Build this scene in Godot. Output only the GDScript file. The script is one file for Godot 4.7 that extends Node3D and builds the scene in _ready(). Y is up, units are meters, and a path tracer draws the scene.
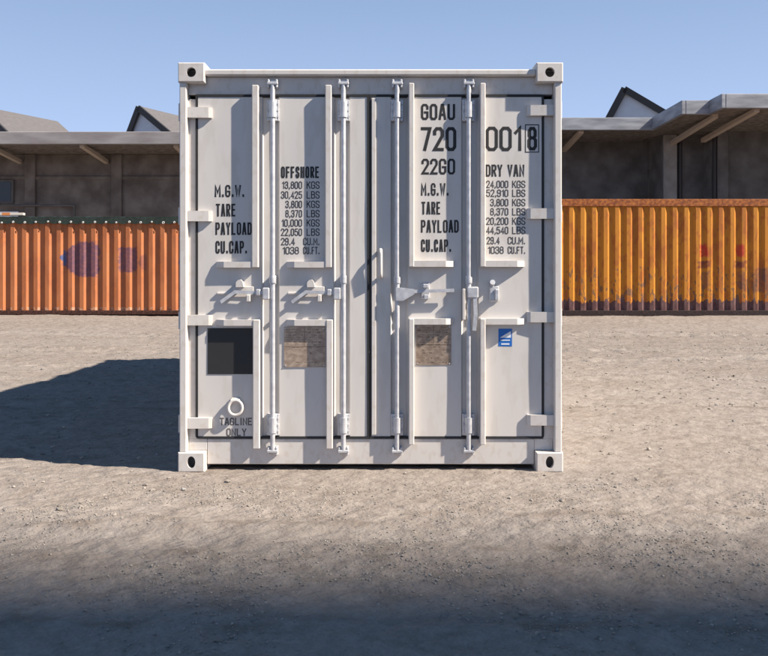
extends Node3D
# A white offshore box container seen door end on, in a sandy yard; two orange containers and two warehouses behind it.
# Sun from the right, a little in front of the doors, about 42 degrees up.

const GOLD := 2.399963

# ---------------------------------------------------------------- mesh builder
class MB:
	var v := PackedVector3Array()
	var n := PackedVector3Array()
	var u := PackedVector2Array()
	var xf := Transform3D.IDENTITY

	func tri(a: Vector3, b: Vector3, c: Vector3, na: Vector3, nb: Vector3, nc: Vector3, ua := Vector2.ZERO, ub := Vector2.ZERO, uc := Vector2.ZERO) -> void:
		var g := (b - a).cross(c - a)
		if g.length_squared() < 1e-18:
			return
		if g.dot(na + nb + nc) > 0.0:
			var t := b; b = c; c = t
			var tn := nb; nb = nc; nc = tn
			var tu := ub; ub = uc; uc = tu
		v.append(xf * a); v.append(xf * b); v.append(xf * c)
		n.append((xf.basis * na).normalized()); n.append((xf.basis * nb).normalized()); n.append((xf.basis * nc).normalized())
		u.append(ua); u.append(ub); u.append(uc)

	func flat(a: Vector3, b: Vector3, c: Vector3, out: Vector3) -> void:
		var g := (b - a).cross(c - a).normalized()
		if g.dot(out) < 0.0:
			g = -g
		tri(a, b, c, g, g, g)

	func quad(a: Vector3, b: Vector3, c: Vector3, d: Vector3, out: Vector3, ua := Vector2.ZERO, ub := Vector2.ZERO, uc := Vector2.ZERO, ud := Vector2.ZERO) -> void:
		var g := (b - a).cross(c - a)
		if g.length_squared() < 1e-18:
			g = (c - a).cross(d - a)
		g = g.normalized()
		if g.dot(out) < 0.0:
			g = -g
		tri(a, b, c, g, g, g, ua, ub, uc)
		tri(a, c, d, g, g, g, ua, uc, ud)

	# box with chamfered edges
	func box(lo: Vector3, hi: Vector3, ch := 0.0) -> void:
		var m := (lo + hi) * 0.5
		var h := (hi - lo) * 0.5
		ch = minf(ch, minf(h.x, minf(h.y, h.z)) * 0.9)
		for ax in 3:
			for s in [-1.0, 1.0]:
				var b1 := (ax + 1) % 3
				var b2 := (ax + 2) % 3
				var q: Array[Vector3] = []
				for k in [[-1, -1], [1, -1], [1, 1], [-1, 1]]:
					var p := Vector3.ZERO
					p[ax] = s * h[ax]
					p[b1] = k[0] * (h[b1] - ch)
					p[b2] = k[1] * (h[b2] - ch)
					q.append(m + p)
				var o := Vector3.ZERO
				o[ax] = s
				quad(q[0], q[1], q[2], q[3], o)
				if ch > 0.0:
					for s2 in [-1.0, 1.0]:
						# edge between face ax and face b1, counted once for each pair of axes
						var e: Array[Vector3] = []
						for t in [-1.0, 1.0]:
							var p1 := Vector3.ZERO
							p1[ax] = s * h[ax]; p1[b1] = s2 * (h[b1] - ch); p1[b2] = t * (h[b2] - ch)
							var p2 := Vector3.ZERO
							p2[ax] = s * (h[ax] - ch); p2[b1] = s2 * h[b1]; p2[b2] = t * (h[b2] - ch)
							e.append(m + p1); e.append(m + p2)
						var o2 := Vector3.ZERO
						o2[ax] = s; o2[b1] = s2
						quad(e[0], e[1], e[3], e[2], o2)
		if ch > 0.0:
			for i in 8:
				var sg := Vector3(1 if i & 1 else -1, 1 if i & 2 else -1, 1 if i & 4 else -1)
				var c := h * sg
				flat(m + c - Vector3(0, sg.y, sg.z) * ch, m + c - Vector3(sg.x, 0, sg.z) * ch, m + c - Vector3(sg.x, sg.y, 0) * ch, sg)

	# convex polygon in (a, b) swept along the third axis; axis 0 = x, 1 = y, 2 = z
	func prism(poly: Array, axis: int, from: float, to: float) -> void:
		var put := func(p: Vector2, t: float) -> Vector3:
			return Vector3(t, p.x, p.y) if axis == 0 else (Vector3(p.x, t, p.y) if axis == 1 else Vector3(p.x, p.y, t))
		var mid := Vector2.ZERO
		for p in poly:
			mid += p
		mid /= poly.size()
		var k := poly.size()
		for i in k:
			var p: Vector2 = poly[i]
			var q: Vector2 = poly[(i + 1) % k]
			var out: Vector3 = put.call((p + q) * 0.5, 0.0) - put.call(mid, 0.0)
			quad(put.call(p, from), put.call(q, from), put.call(q, to), put.call(p, to), out)
		var ax := Vector3.ZERO
		ax[axis] = 1.0 if to > from else -1.0
		for i in range(1, k - 1):
			flat(put.call(poly[0], from), put.call(poly[i], from), put.call(poly[i + 1], from), -ax)
			flat(put.call(poly[0], to), put.call(poly[i], to), put.call(poly[i + 1], to), ax)

	func tube(pts: Array, r: float, seg := 12, caps := true, closed := false) -> void:
		var rings: Array = []
		var k := pts.size()
		var side := Vector3.ZERO
		for i in k:
			var a: Vector3 = pts[i - 1] if i > 0 else (pts[k - 1] if closed else pts[0])
			var b: Vector3 = pts[i + 1] if i < k - 1 else (pts[0] if closed else pts[k - 1])
			var d := (b - a).normalized()
			if side == Vector3.ZERO:
				side = d.cross(Vector3.UP if absf(d.y) < 0.9 else Vector3.RIGHT).normalized()
			side = (side - d * side.dot(d)).normalized()
			var up := side.cross(d)
			var ring: Array = []
			for j in seg:
				var t := TAU * j / seg
				var nn := side * cos(t) + up * sin(t)
				ring.append([pts[i] + nn * r, nn])
			rings.append(ring)
		for i in (k if closed else k - 1):
			var r1: Array = rings[i]
			var r2: Array = rings[(i + 1) % k]
			for j in seg:
				var j2 := (j + 1) % seg
				tri(r1[j][0], r1[j2][0], r2[j2][0], r1[j][1], r1[j2][1], r2[j2][1])
				tri(r1[j][0], r2[j2][0], r2[j][0], r1[j][1], r2[j2][1], r2[j][1])
		if caps and not closed:
			for e in [[0, 1], [k - 1, k - 2]]:
				var o: Vector3 = pts[e[0]] - pts[e[1]]
				for j in range(1, seg - 1):
					flat(rings[e[0]][0][0], rings[e[0]][j][0], rings[e[0]][j + 1][0], o)

	func mesh() -> ArrayMesh:
		var a := []
		a.resize(Mesh.ARRAY_MAX)
		a[Mesh.ARRAY_VERTEX] = v
		a[Mesh.ARRAY_NORMAL] = n
		a[Mesh.ARRAY_TEX_UV] = u
		var m := ArrayMesh.new()
		m.add_surface_from_arrays(Mesh.PRIMITIVE_TRIANGLES, a)
		return m

# ---------------------------------------------------------------- nodes
func part(called: String, mb, m: Material, parent: Node) -> MeshInstance3D:
	var o := MeshInstance3D.new()
	o.name = called
	o.mesh = mb.mesh() if mb is MB else mb
	o.material_override = m
	o.cast_shadow = GeometryInstance3D.SHADOW_CASTING_SETTING_ON
	parent.add_child(o, true)
	return o

func thing(called: String, label: String, category: String, at := Vector3.ZERO, group := "") -> Node3D:
	var o := Node3D.new()
	o.name = called
	add_child(o, true)
	o.position = at
	tag(o, label, category, group)
	return o

func tag(o: Node, label: String, category: String, group := "") -> void:
	o.set_meta("label", label)
	o.set_meta("category", category)
	if group:
		o.set_meta("group", group)

# ---------------------------------------------------------------- materials
func lin(r: float, g: float, b: float) -> Color:
	return Color(r, g, b).linear_to_srgb()

func noise_tex(seed_: int, freq: float, lo: Color, hi: Color, octaves := 4, size := 512, kind := FastNoiseLite.TYPE_SIMPLEX_SMOOTH, mid := -1.0) -> NoiseTexture2D:
	var f := FastNoiseLite.new()
	f.seed = seed_
	f.noise_type = kind
	f.frequency = freq
	f.fractal_octaves = octaves
	var t := NoiseTexture2D.new()
	t.width = size
	t.height = size
	t.seamless = true
	t.noise = f
	var g := Gradient.new()
	if mid < 0.0:
		g.offsets = PackedFloat32Array([0.15, 0.85])
		g.colors = PackedColorArray([lo, hi])
	else:
		g.offsets = PackedFloat32Array([maxf(mid - 0.12, 0.0), mid + 0.05])
		g.colors = PackedColorArray([lo, hi])
	t.color_ramp = g
	return t

func mat(c: Color, rough := 0.6, metal := 0.0, tex: Texture2D = null, scale := Vector3.ONE, bump: Texture2D = null, bump_cm := 0.0) -> StandardMaterial3D:
	var m := StandardMaterial3D.new()
	m.albedo_color = c
	m.roughness = rough
	m.metallic = metal
	if tex or bump:
		m.uv1_triplanar = true
		m.uv1_world_triplanar = true
		m.uv1_scale = scale
	if tex:
		m.albedo_texture = tex
	if bump:
		m.heightmap_enabled = true
		m.heightmap_texture = bump
		m.heightmap_scale = bump_cm
	return m

var M := {}

func make_materials() -> void:
	var g95 := Color(0.93, 0.925, 0.915)
	var paint_n := noise_tex(11, 0.014, Color(0.98, 0.975, 0.968), Color(1, 1, 1), 5, 512, FastNoiseLite.TYPE_SIMPLEX_SMOOTH, 0.40)
	M.paint = mat(lin(0.590, 0.563, 0.541), 0.5, 0.0, paint_n, Vector3(1.1, 0.35, 1.1))
	M.frame = mat(lin(0.582, 0.552, 0.529), 0.52, 0.0, noise_tex(12, 0.022, Color(0.97, 0.96, 0.945), Color(1, 1, 1), 5, 512, FastNoiseLite.TYPE_SIMPLEX_SMOOTH, 0.36), Vector3(1.4, 0.9, 1.4))
	M.steel = mat(lin(0.62, 0.625, 0.64), 0.42, 0.3, noise_tex(13, 0.02, Color(0.86, 0.86, 0.88), Color(1, 1, 1), 3, 256), Vector3(3, 3, 3))
	M.worn = mat(lin(0.40, 0.37, 0.34), 0.5, 0.4, noise_tex(14, 0.05, Color(0.55, 0.5, 0.45), Color(1, 1, 1), 4, 256), Vector3(6, 6, 6))
	M.rubber = mat(lin(0.018, 0.018, 0.02), 0.75)
	M.hole = mat(lin(0.3, 0.27, 0.25), 0.8)
	M.ink = mat(lin(0.022, 0.021, 0.024), 0.65, 0.0, noise_tex(15, 0.08, Color(1, 1, 1), Color(0.62, 0.62, 0.62), 3, 256), Vector3(5, 5, 5))
	M.ink_small = mat(lin(0.04, 0.038, 0.042), 0.65)
	M.ink_faded = mat(lin(0.11, 0.10, 0.10), 0.65)
	M.placard = mat(lin(0.02, 0.02, 0.021), 0.55)
	M.blue = mat(lin(0.015, 0.13, 0.46), 0.4)
	M.sticker_white = mat(lin(0.75, 0.78, 0.82), 0.4)
	M.plywood = mat(lin(0.25, 0.17, 0.1), 0.8)
	M.concrete = mat(lin(0.205, 0.18, 0.165), 0.9, 0.0, noise_tex(21, 0.01, Color(0.76, 0.74, 0.73), Color(1, 1, 1), 5), Vector3(0.18, 0.18, 0.18))
	M.concrete_grey = mat(lin(0.15, 0.145, 0.145), 0.9, 0.0, noise_tex(22, 0.01, Color(0.78, 0.77, 0.76), Color(1, 1, 1), 5), Vector3(0.18, 0.18, 0.18))
	M.concrete_pale = mat(lin(0.30, 0.29, 0.28), 0.9, 0.0, noise_tex(23, 0.01, Color(0.88, 0.87, 0.86), Color(1, 1, 1), 5), Vector3(0.3, 0.3, 0.3))
	M.fascia = mat(lin(0.30, 0.285, 0.29), 0.6, 0.0, noise_tex(24, 0.008, Color(0.85, 0.83, 0.83), Color(1, 1, 1), 4), Vector3(0.12, 0.5, 0.12))
	M.fascia_zinc = mat(lin(0.36, 0.375, 0.41), 0.45, 0.2, noise_tex(25, 0.01, Color(0.74, 0.74, 0.75), Color(1, 1, 1), 4), Vector3(0.12, 0.5, 0.12))
	M.soffit = mat(lin(0.24, 0.215, 0.2), 0.9, 0.0, noise_tex(26, 0.02, Color(0.75, 0.73, 0.7), Color(1, 1, 1), 4), Vector3(0.3, 0.3, 0.3))
	M.beam = mat(lin(0.48, 0.40, 0.33), 0.8)
	M.gable = mat(lin(0.50, 0.56, 0.66), 0.55, 0.0, noise_tex(27, 0.01, Color(0.95, 0.95, 0.955), Color(1, 1, 1), 4), Vector3(0.4, 0.4, 0.4))
	M.trim_dark = mat(lin(0.03, 0.028, 0.03), 0.6)
	M.roof = mat(lin(0.125, 0.118, 0.122), 0.75, 0.0, noise_tex(28, 0.02, Color(0.88, 0.87, 0.87), Color(1, 1, 1), 4), Vector3(0.4, 0.4, 0.4))
	M.glass_dark = mat(lin(0.02, 0.022, 0.025), 0.15)
	M.tarp = mat(lin(0.022, 0.035, 0.026), 0.6, 0.0, noise_tex(29, 0.03, Color(0.6, 0.65, 0.6), Color(1, 1, 1), 4), Vector3(0.8, 0.8, 0.8))
	M.eyelet = mat(lin(0.55, 0.56, 0.55), 0.5)
	M.pale_wood = mat(lin(0.55, 0.5, 0.44), 0.7)
	M.orange_tag = mat(lin(0.55, 0.2, 0.06), 0.7)
	M.rust_rail = mat(lin(0.10, 0.036, 0.022), 0.85, 0.0, noise_tex(31, 0.03, Color(0.55, 0.5, 0.5), Color(1, 1, 1), 4), Vector3(0.9, 0.9, 0.9))
	M.maroon_rail = mat(lin(0.04, 0.02, 0.022), 0.85, 0.0, noise_tex(32, 0.03, Color(0.55, 0.5, 0.5), Color(1, 1, 1), 4), Vector3(0.9, 0.9, 0.9))
	M.salmon = mat(lin(0.42, 0.14, 0.052), 0.65, 0.0, noise_tex(33, 0.02, Color(0.8, 0.74, 0.7), Color(1, 1, 1), 4), Vector3(0.6, 0.6, 0.6))
	M.orange = mat(lin(0.44, 0.145, 0.022), 0.62, 0.0, noise_tex(34, 0.03, Color(0.62, 0.5, 0.42), Color(1, 1, 1), 5), Vector3(0.6, 0.6, 0.6))
	M.shade_block = mat(lin(0.35, 0.33, 0.3), 0.9, 0.0, noise_tex(35, 0.02, Color(0.8, 0.78, 0.75), Color(1, 1, 1), 4), Vector3(0.2, 0.2, 0.2))  # surface of the added block that shades the foreground

# ---------------------------------------------------------------- the ground
var n_big := FastNoiseLite.new()
var n_mid := FastNoiseLite.new()
var n_fine := FastNoiseLite.new()
var n_track := FastNoiseLite.new()

func setup_noise() -> void:
	for k in [[n_big, 71, 0.22, 2], [n_mid, 72, 1.6, 3], [n_fine, 73, 9.0, 3], [n_track, 74, 0.7, 2]]:
		k[0].seed = k[1]
		k[0].noise_type = FastNoiseLite.TYPE_SIMPLEX_SMOOTH
		k[0].frequency = k[2]
		k[0].fractal_octaves = k[3]

func rut(x: float, z: float, z0: float, slope: float, bend: float, w: float) -> float:
	var c := z0 + slope * x + bend * sin(x * 0.35 + z0)
	var d := (z - c) / w
	if absf(d) > 3.0:
		return 0.0
	return exp(-d * d) - 0.55 * exp(-(absf(d) - 1.5) * (absf(d) - 1.5) * 4.0)

const RUTS := [[-2.6, 0.02, 0.12, 0.14, 0.024], [-4.6, 0.05, 0.18, 0.15, 0.032], [-6.3, -0.07, 0.2, 0.17, 0.05], [-7.9, 0.06, 0.3, 0.2, 0.05], [-10.5, 0.03, 0.3, 0.22, 0.04], [2.35, 0.03, 0.06, 0.11, 0.016], [1.15, -0.05, 0.08, 0.13, 0.016]]

func ground_y(x: float, z: float) -> float:
	var y := 0.19 * smoothstep(-9.5, -14.2, z) - 0.05 * exp(-((x + 4.0) * (x + 4.0) / 6.0 + (z + 6.5) * (z + 6.5) / 12.0))
	# flat and firm where the container stands
	var dx := maxf(absf(x) - 1.25, 0.0)
	var dz := maxf(absf(z + 3.03) - 3.05, 0.0)
	var free := smoothstep(0.0, 0.9, sqrt(dx * dx + dz * dz))
	var far := clampf(1.0 - (absf(x) - 40.0) / 200.0, 0.0, 1.0)
	y += (0.030 * n_big.get_noise_2d(x, z) + 0.020 * n_mid.get_noise_2d(x * 0.6, z)) * lerpf(0.18, 1.0, free) * far
	y += 0.010 * n_fine.get_noise_2d(x, z) * lerpf(0.5, 1.0, free)
	if absf(x) < 30.0 and z > -14.0 and z < 6.0:
		for r in RUTS:
			var k := rut(x, z, r[0], r[1], r[2], r[3])
			if k != 0.0:
				y -= k * r[4] * free * (0.45 + 0.9 * n_track.get_noise_2d(x * 3.2, z * 1.5 + r[0] * 9.0))
	# a low lip of sand along the door sill
	y += 0.018 * exp(-pow((z - 0.16) / 0.13, 2.0)) * smoothstep(1.5, 1.0, absf(x)) * (0.6 + 0.8 * n_mid.get_noise_2d(x * 2.0, 5.0))
	return y

func steps(from: float, stops: Array) -> PackedFloat32Array:
	var a := PackedFloat32Array([from])
	var p := from
	for s in stops:
		var k := maxi(1, roundi(absf(s[0] - p) / s[1]))
		for i in range(1, k + 1):
			a.append(lerpf(p, s[0], float(i) / k))
		p = s[0]
	return a

func build_ground() -> void:
	var xs := steps(-400.0, [[-60.0, 40.0], [-14.0, 2.0], [-8.0, 0.15], [-3.2, 0.05], [3.2, 0.032], [8.0, 0.05], [14.0, 0.15], [60.0, 2.0], [400.0, 40.0]])
	var zs := steps(120.0, [[20.0, 20.0], [6.0, 1.0], [3.6, 0.15], [-0.6, 0.024], [-9.0, 0.055], [-16.0, 0.12], [-40.0, 1.5], [-400.0, 45.0]])
	var w := xs.size()
	var h := zs.size()
	var ys := PackedFloat32Array()
	ys.resize(w * h)
	for j in h:
		for i in w:
			ys[j * w + i] = ground_y(xs[i], zs[j])
	var v := PackedVector3Array(); v.resize(w * h)
	var n := PackedVector3Array(); n.resize(w * h)
	var uv := PackedVector2Array(); uv.resize(w * h)
	var col := PackedColorArray(); col.resize(w * h)
	var tone := FastNoiseLite.new()
	tone.seed = 91; tone.frequency = 0.5; tone.fractal_octaves = 4
	var spots := FastNoiseLite.new()
	spots.seed = 92; spots.frequency = 5.0; spots.fractal_octaves = 4
	for j in h:
		var j0 := maxi(j - 1, 0)
		var j1 := mini(j + 1, h - 1)
		for i in w:
			var i0 := maxi(i - 1, 0)
			var i1 := mini(i + 1, w - 1)
			var k := j * w + i
			var x := xs[i]
			var z := zs[j]
			v[k] = Vector3(x, ys[k], z)
			n[k] = Vector3(-(ys[j * w + i1] - ys[j * w + i0]) / (xs[i1] - xs[i0]), 1.0, -(ys[j1 * w + i] - ys[j0 * w + i]) / (zs[j1] - zs[j0])).normalized()
			uv[k] = Vector2(x, z)
			# tyre tracks show packed, paler dirt; loose patches are browner
			var t := 0.5 + 0.5 * tone.get_noise_2d(x * 0.45, z * 1.3)
			var s := spots.get_noise_2d(x * 0.5, z * 1.2)
			var c := Color(0.285, 0.247, 0.220).lerp(Color(0.335, 0.302, 0.282), t)
			c = c.lerp(Color(0.20, 0.163, 0.136), smoothstep(0.12, 0.4, s) * 0.30)
			if absf(x) < 14.0 and z > -14.0 and z < 4.0:
				for r in RUTS:
					var w2 := rut(x, z, r[0], r[1], r[2], r[3])
					if w2 > 0.0:
						c = c.lerp(Color(0.37, 0.335, 0.31), 0.42 * w2 * clampf(0.6 + s * 1.5, 0.0, 1.0))
					elif w2 < 0.0:
						c = c.lerp(Color(0.19, 0.155, 0.13), -0.9 * w2 * clampf(0.3 + s * 2.0, 0.0, 1.0))
			col[k] = c
	var idx := PackedInt32Array()
	idx.resize((w - 1) * (h - 1) * 6)
	var q := 0
	for j in h - 1:
		for i in w - 1:
			var a := j * w + i
			# rows run away from the camera (z falls), columns to the right: clockwise seen from above
			idx[q] = a; idx[q + 1] = a + w; idx[q + 2] = a + w + 1
			idx[q + 3] = a; idx[q + 4] = a + w + 1; idx[q + 5] = a + 1
			q += 6
	var arr := []
	arr.resize(Mesh.ARRAY_MAX)
	arr[Mesh.ARRAY_VERTEX] = v
	arr[Mesh.ARRAY_NORMAL] = n
	arr[Mesh.ARRAY_TEX_UV] = uv
	arr[Mesh.ARRAY_COLOR] = col
	arr[Mesh.ARRAY_INDEX] = idx
	var m := ArrayMesh.new()
	m.add_surface_from_arrays(Mesh.PRIMITIVE_TRIANGLES, arr)
	var g := StandardMaterial3D.new()
	g.vertex_color_use_as_albedo = true
	g.roughness = 0.95
	g.metallic_specular = 0.2
	g.albedo_texture = grain_texture(grain(41, 1024, 32, 5, 0.9), 1024, Color(0.79, 0.775, 0.765), Color(1, 1, 1))
	g.uv1_scale = Vector3(0.43, 0.43, 0.43)
	g.heightmap_enabled = true
	g.heightmap_texture = grain_texture(grain(42, 1024, 32, 5, 0.66), 1024, Color(0, 0, 0), Color(1, 1, 1))
	g.heightmap_scale = 1.5
	var o := part("ground", m, g, self)
	o.set_meta("kind", "structure")
	o.set_meta("label", "pale sandy yard with tyre ruts and scattered gravel")

# a square of grain that repeats without a seam: lattices of chance values, enlarged and summed
func grain(seed_: int, size: int, first: int, octaves: int, fall: float) -> PackedFloat32Array:
	var rng := RandomNumberGenerator.new()
	rng.seed = seed_
	var sum := PackedFloat32Array()
	sum.resize(size * size)
	var amp := 1.0
	var k := first
	var total := 0.0
	for o in octaves:
		var tile := Image.create(k, k, false, Image.FORMAT_L8)
		for y in k:
			for x in k:
				var g := rng.randf()
				tile.set_pixel(x, y, Color(g, g, g))
		# a margin of one third of a tile on each side keeps the enlargement periodic
		var pad := maxi(2, k / 8)
		var big := Image.create(k + 2 * pad, k + 2 * pad, false, Image.FORMAT_L8)
		for oy in [-1, 0, 1]:
			for ox in [-1, 0, 1]:
				big.blit_rect(tile, Rect2i(0, 0, k, k), Vector2i(pad + ox * k, pad + oy * k))
		var f := size / k
		big.resize((k + 2 * pad) * f, (k + 2 * pad) * f, Image.INTERPOLATE_CUBIC)
		var cut := big.get_region(Rect2i(pad * f, pad * f, size, size))
		var d := cut.get_data()
		for i in size * size:
			sum[i] += amp * (d[i] / 255.0 - 0.5)
		total += amp * 0.29
		amp *= fall
		k *= 2
	for i in size * size:
		sum[i] = clampf(0.5 + sum[i] / total * 0.34, 0.0, 1.0)
	return sum

func grain_texture(g: PackedFloat32Array, size: int, lo: Color, hi: Color) -> ImageTexture:
	var im := Image.create(size, size, false, Image.FORMAT_RGB8)
	var data := PackedByteArray()
	data.resize(size * size * 3)
	for i in size * size:
		var c := lo.lerp(hi, g[i])
		data[i * 3] = int(c.r * 255.0)
		data[i * 3 + 1] = int(c.g * 255.0)
		data[i * 3 + 2] = int(c.b * 255.0)
	im.set_data(size, size, false, Image.FORMAT_RGB8, data)
	return ImageTexture.create_from_image(im)

func pebble_mesh(rng: RandomNumberGenerator) -> ArrayMesh:
	var mb := MB.new()
	var pts: Array[Vector3] = []
	for i in 12:
		var y := 1.0 - 2.0 * (i + 0.5) / 12.0
		var r := sqrt(1.0 - y * y)
		pts.append(Vector3(cos(GOLD * i) * r, y * 0.72, sin(GOLD * i) * r) * rng.randf_range(0.72, 1.1))
	# hull by brute force: a triple is a face when all other points lie on one side
	for a in 12:
		for b in range(a + 1, 12):
			for c in range(b + 1, 12):
				var nn := (pts[b] - pts[a]).cross(pts[c] - pts[a])
				var pos := 0
				var neg := 0
				for d in 12:
					if d != a and d != b and d != c:
						if nn.dot(pts[d] - pts[a]) > 0.0: pos += 1
						else: neg += 1
				if pos == 0 or neg == 0:
					mb.flat(pts[a], pts[b], pts[c], pts[a] + pts[b] + pts[c])
	return mb.mesh()

func build_gravel() -> void:
	var rng := RandomNumberGenerator.new()
	rng.seed = 505
	var clump := FastNoiseLite.new()
	clump.seed = 506; clump.frequency = 0.8; clump.fractal_octaves = 3
	var m := StandardMaterial3D.new()
	m.vertex_color_use_as_albedo = true
	m.roughness = 0.9
	var root := Node3D.new()
	root.name = "gravel"
	add_child(root, true)
	root.set_meta("kind", "stuff")
	tag(root, "loose grey and tan gravel strewn over the sandy yard", "gravel")
	for kind in 4:
		var spots: Array[Transform3D] = []
		var tints: Array[Color] = []
		var want := 14000
		var tries := 0
		while spots.size() < want and tries < want * 12:
			tries += 1
			var near := rng.randf() < 0.74
			var z := rng.randf_range(0.3, 3.3) if near else rng.randf_range(-11.0, 1.0)
			var x := rng.randf_range(-3.2, 3.2) if near else rng.randf_range(-8.5, 8.5)
			if absf(x) < 1.3 and z < 0.05 and z > -6.2:
				continue
			if clump.get_noise_2d(x, z * 1.4) * 1.6 + 0.35 < rng.randf() * 1.2:
				continue
			var r := (0.0018 + 0.0060 * pow(rng.randf(), 6.0)) if near else (0.004 + 0.017 * pow(rng.randf(), 8.0))
			var b := Basis.from_euler(Vector3(rng.randf_range(-0.6, 0.6), rng.randf() * TAU, rng.randf_range(-0.6, 0.6))).scaled(Vector3(r, r * 0.8, r))
			spots.append(Transform3D(b, Vector3(x, ground_y(x, z) + r * 0.25, z)))
			var g := rng.randf_range(0.17, 0.33)
			tints.append(Color(g * 1.05, g * 0.93, g * 0.82) if rng.randf() < 0.85 else Color(g * 0.8, g * 0.78, g * 0.76))
		var mm := MultiMesh.new()
		mm.transform_format = MultiMesh.TRANSFORM_3D
		mm.use_colors = true
		mm.mesh = pebble_mesh(rng)
		mm.instance_count = spots.size()
		for i in spots.size():
			mm.set_instance_transform(i, spots[i])
			mm.set_instance_color(i, tints[i])
		var o := MultiMeshInstance3D.new()
		o.name = "pebbles"
		o.multimesh = mm
		o.material_override = m
		o.set_meta("kind", "stuff")
		root.add_child(o, true)

# ---------------------------------------------------------------- lettering: condensed stroke letters on a 4 by 8 grid
const GLYPHS := {
	"A": "0,0 1.6,8 2.4,8 4,0|0.62,2.4 3.38,2.4", "B": "0,0 0,8 2.8,8 3.7,7.2 3.7,5.1 2.8,4.3 0,4.3|2.8,4.3 4,3.5 4,0.9 3,0 0,0",
	"C": "4,5.8 4,7 3,8 1,8 0,7 0,1 1,0 3,0 4,1 4,2.2", "D": "0,0 0,8 2.7,8 4,6.8 4,1.2 2.7,0 0,0", "E": "3.6,8 0,8 0,0 3.6,0|0,4.2 3.1,4.2",
	"F": "3.6,8 0,8 0,0|0,4.1 3.1,4.1", "G": "4,5.9 4,7 3,8 1,8 0,7 0,1 1,0 3,0 4,1 4,3.7 2.2,3.7", "H": "0,0 0,8|4,0 4,8|0,4.1 4,4.1", "I": "0.5,0 0.5,8",
	"K": "0,0 0,8|4,8 0.3,3.4|1.5,4.9 4,0", "L": "0,8 0,0 3.5,0", "M": "0,0 0,8 2.5,2.6 5,8 5,0", "N": "0,0 0,8 4,0 4,8",
	"O": "1,0 3,0 4,1 4,7 3,8 1,8 0,7 0,1 1,0 1.4,0", "P": "0,0 0,8 2.9,8 4,7.1 4,4.7 2.9,3.8 0,3.8", "R": "0,0 0,8 2.9,8 4,7.1 4,5 2.9,4.1 0,4.1|2,4.1 4,0",
	"S": "4,6.2 4,7 3,8 1,8 0,7 0,5.3 0.8,4.5 3.2,3.5 4,2.7 4,1 3,0 1,0 0,1 0,1.9", "T": "0,8 4,8|2,8 2,0", "U": "0,8 0,1 1,0 3,0 4,1 4,8", "V": "0,8 2,0 4,8",
	"W": "0,8 1.25,0 2.5,6.5 3.75,0 5,8", "Y": "0,8 2,3.7 4,8|2,3.7 2,0", "0": "1,0 3,0 4,1 4,7 3,8 1,8 0,7 0,1 1,0 1.4,0", "1": "0.3,6.3 2.1,8 2.1,0",
	"2": "0,6 0,7 1,8 3,8 4,7 4,5.2 0,0 4,0", "3": "0,6.2 0,7 1,8 3,8 4,7 4,5.1 3,4.3 1.4,4.3|3,4.3 4,3.4 4,1 3,0 1,0 0,1 0,1.9", "4": "3.1,0 3.1,8 0,2.2 4.2,2.2",
	"5": "3.8,8 0.4,8 0.1,4.5 1,5 3,5 4,4 4,1 3,0 1,0 0,1 0,1.7", "7": "0,8 4,8 1.3,0", "8": "1,4.3 0.2,5.1 0.2,7 1.1,8 2.9,8 3.8,7 3.8,5.1 3,4.3 1,4.3 0,3.4 0,1 1,0 3,0 4,1 4,3.4 3,4.3",
	"9": "0,1.8 0,1 1,0 3,0 4,1 4,7 3,8 1,8 0,7 0,4.8 1,3.9 3,3.9 4,4.7",
	".": "0.5,0 0.5,0.9", ",": "0.6,0.9 0.2,-0.9",
}

func glyph_width(ch: String) -> float:
	return 5.0 if ch in "MW" else (1.0 if ch in "I.," else (2.2 if ch == "1" else (2.0 if ch == " " else 4.0)))

# the bead of one stroke, with mitred corners, on the door skin
func ribbon(mb: MB, pts: PackedVector2Array, t: float, lift: float) -> void:
	var k := pts.size()
	var L: Array = []
	var R: Array = []
	for i in k:
		var d0 := (pts[i] - pts[i - 1]).normalized() if i > 0 else (pts[1] - pts[0]).normalized()
		var d1 := (pts[i + 1] - pts[i]).normalized() if i < k - 1 else d0
		var mdir := (d0 + d1).normalized()
		if mdir == Vector2.ZERO:
			mdir = d0
		var nrm := Vector2(-mdir.y, mdir.x)
		var s := minf(1.0 / maxf(nrm.dot(Vector2(-d0.y, d0.x)), 0.35), 2.2) * t * 0.5
		var p := pts[i]
		if i == 0: p -= d0 * t * 0.45
		if i == k - 1: p += d0 * t * 0.45
		L.append(p + nrm * s)
		R.append(p - nrm * s)
	for i in k - 1:
		var a: Array[Vector3] = []
		for p in [L[i], L[i + 1], R[i + 1], R[i]]:
			a.append(Vector3(p.x, p.y, skin(p.x, p.y) + lift))
		mb.quad(a[0], a[1], a[2], a[3], Vector3(0, 0, 1))

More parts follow.
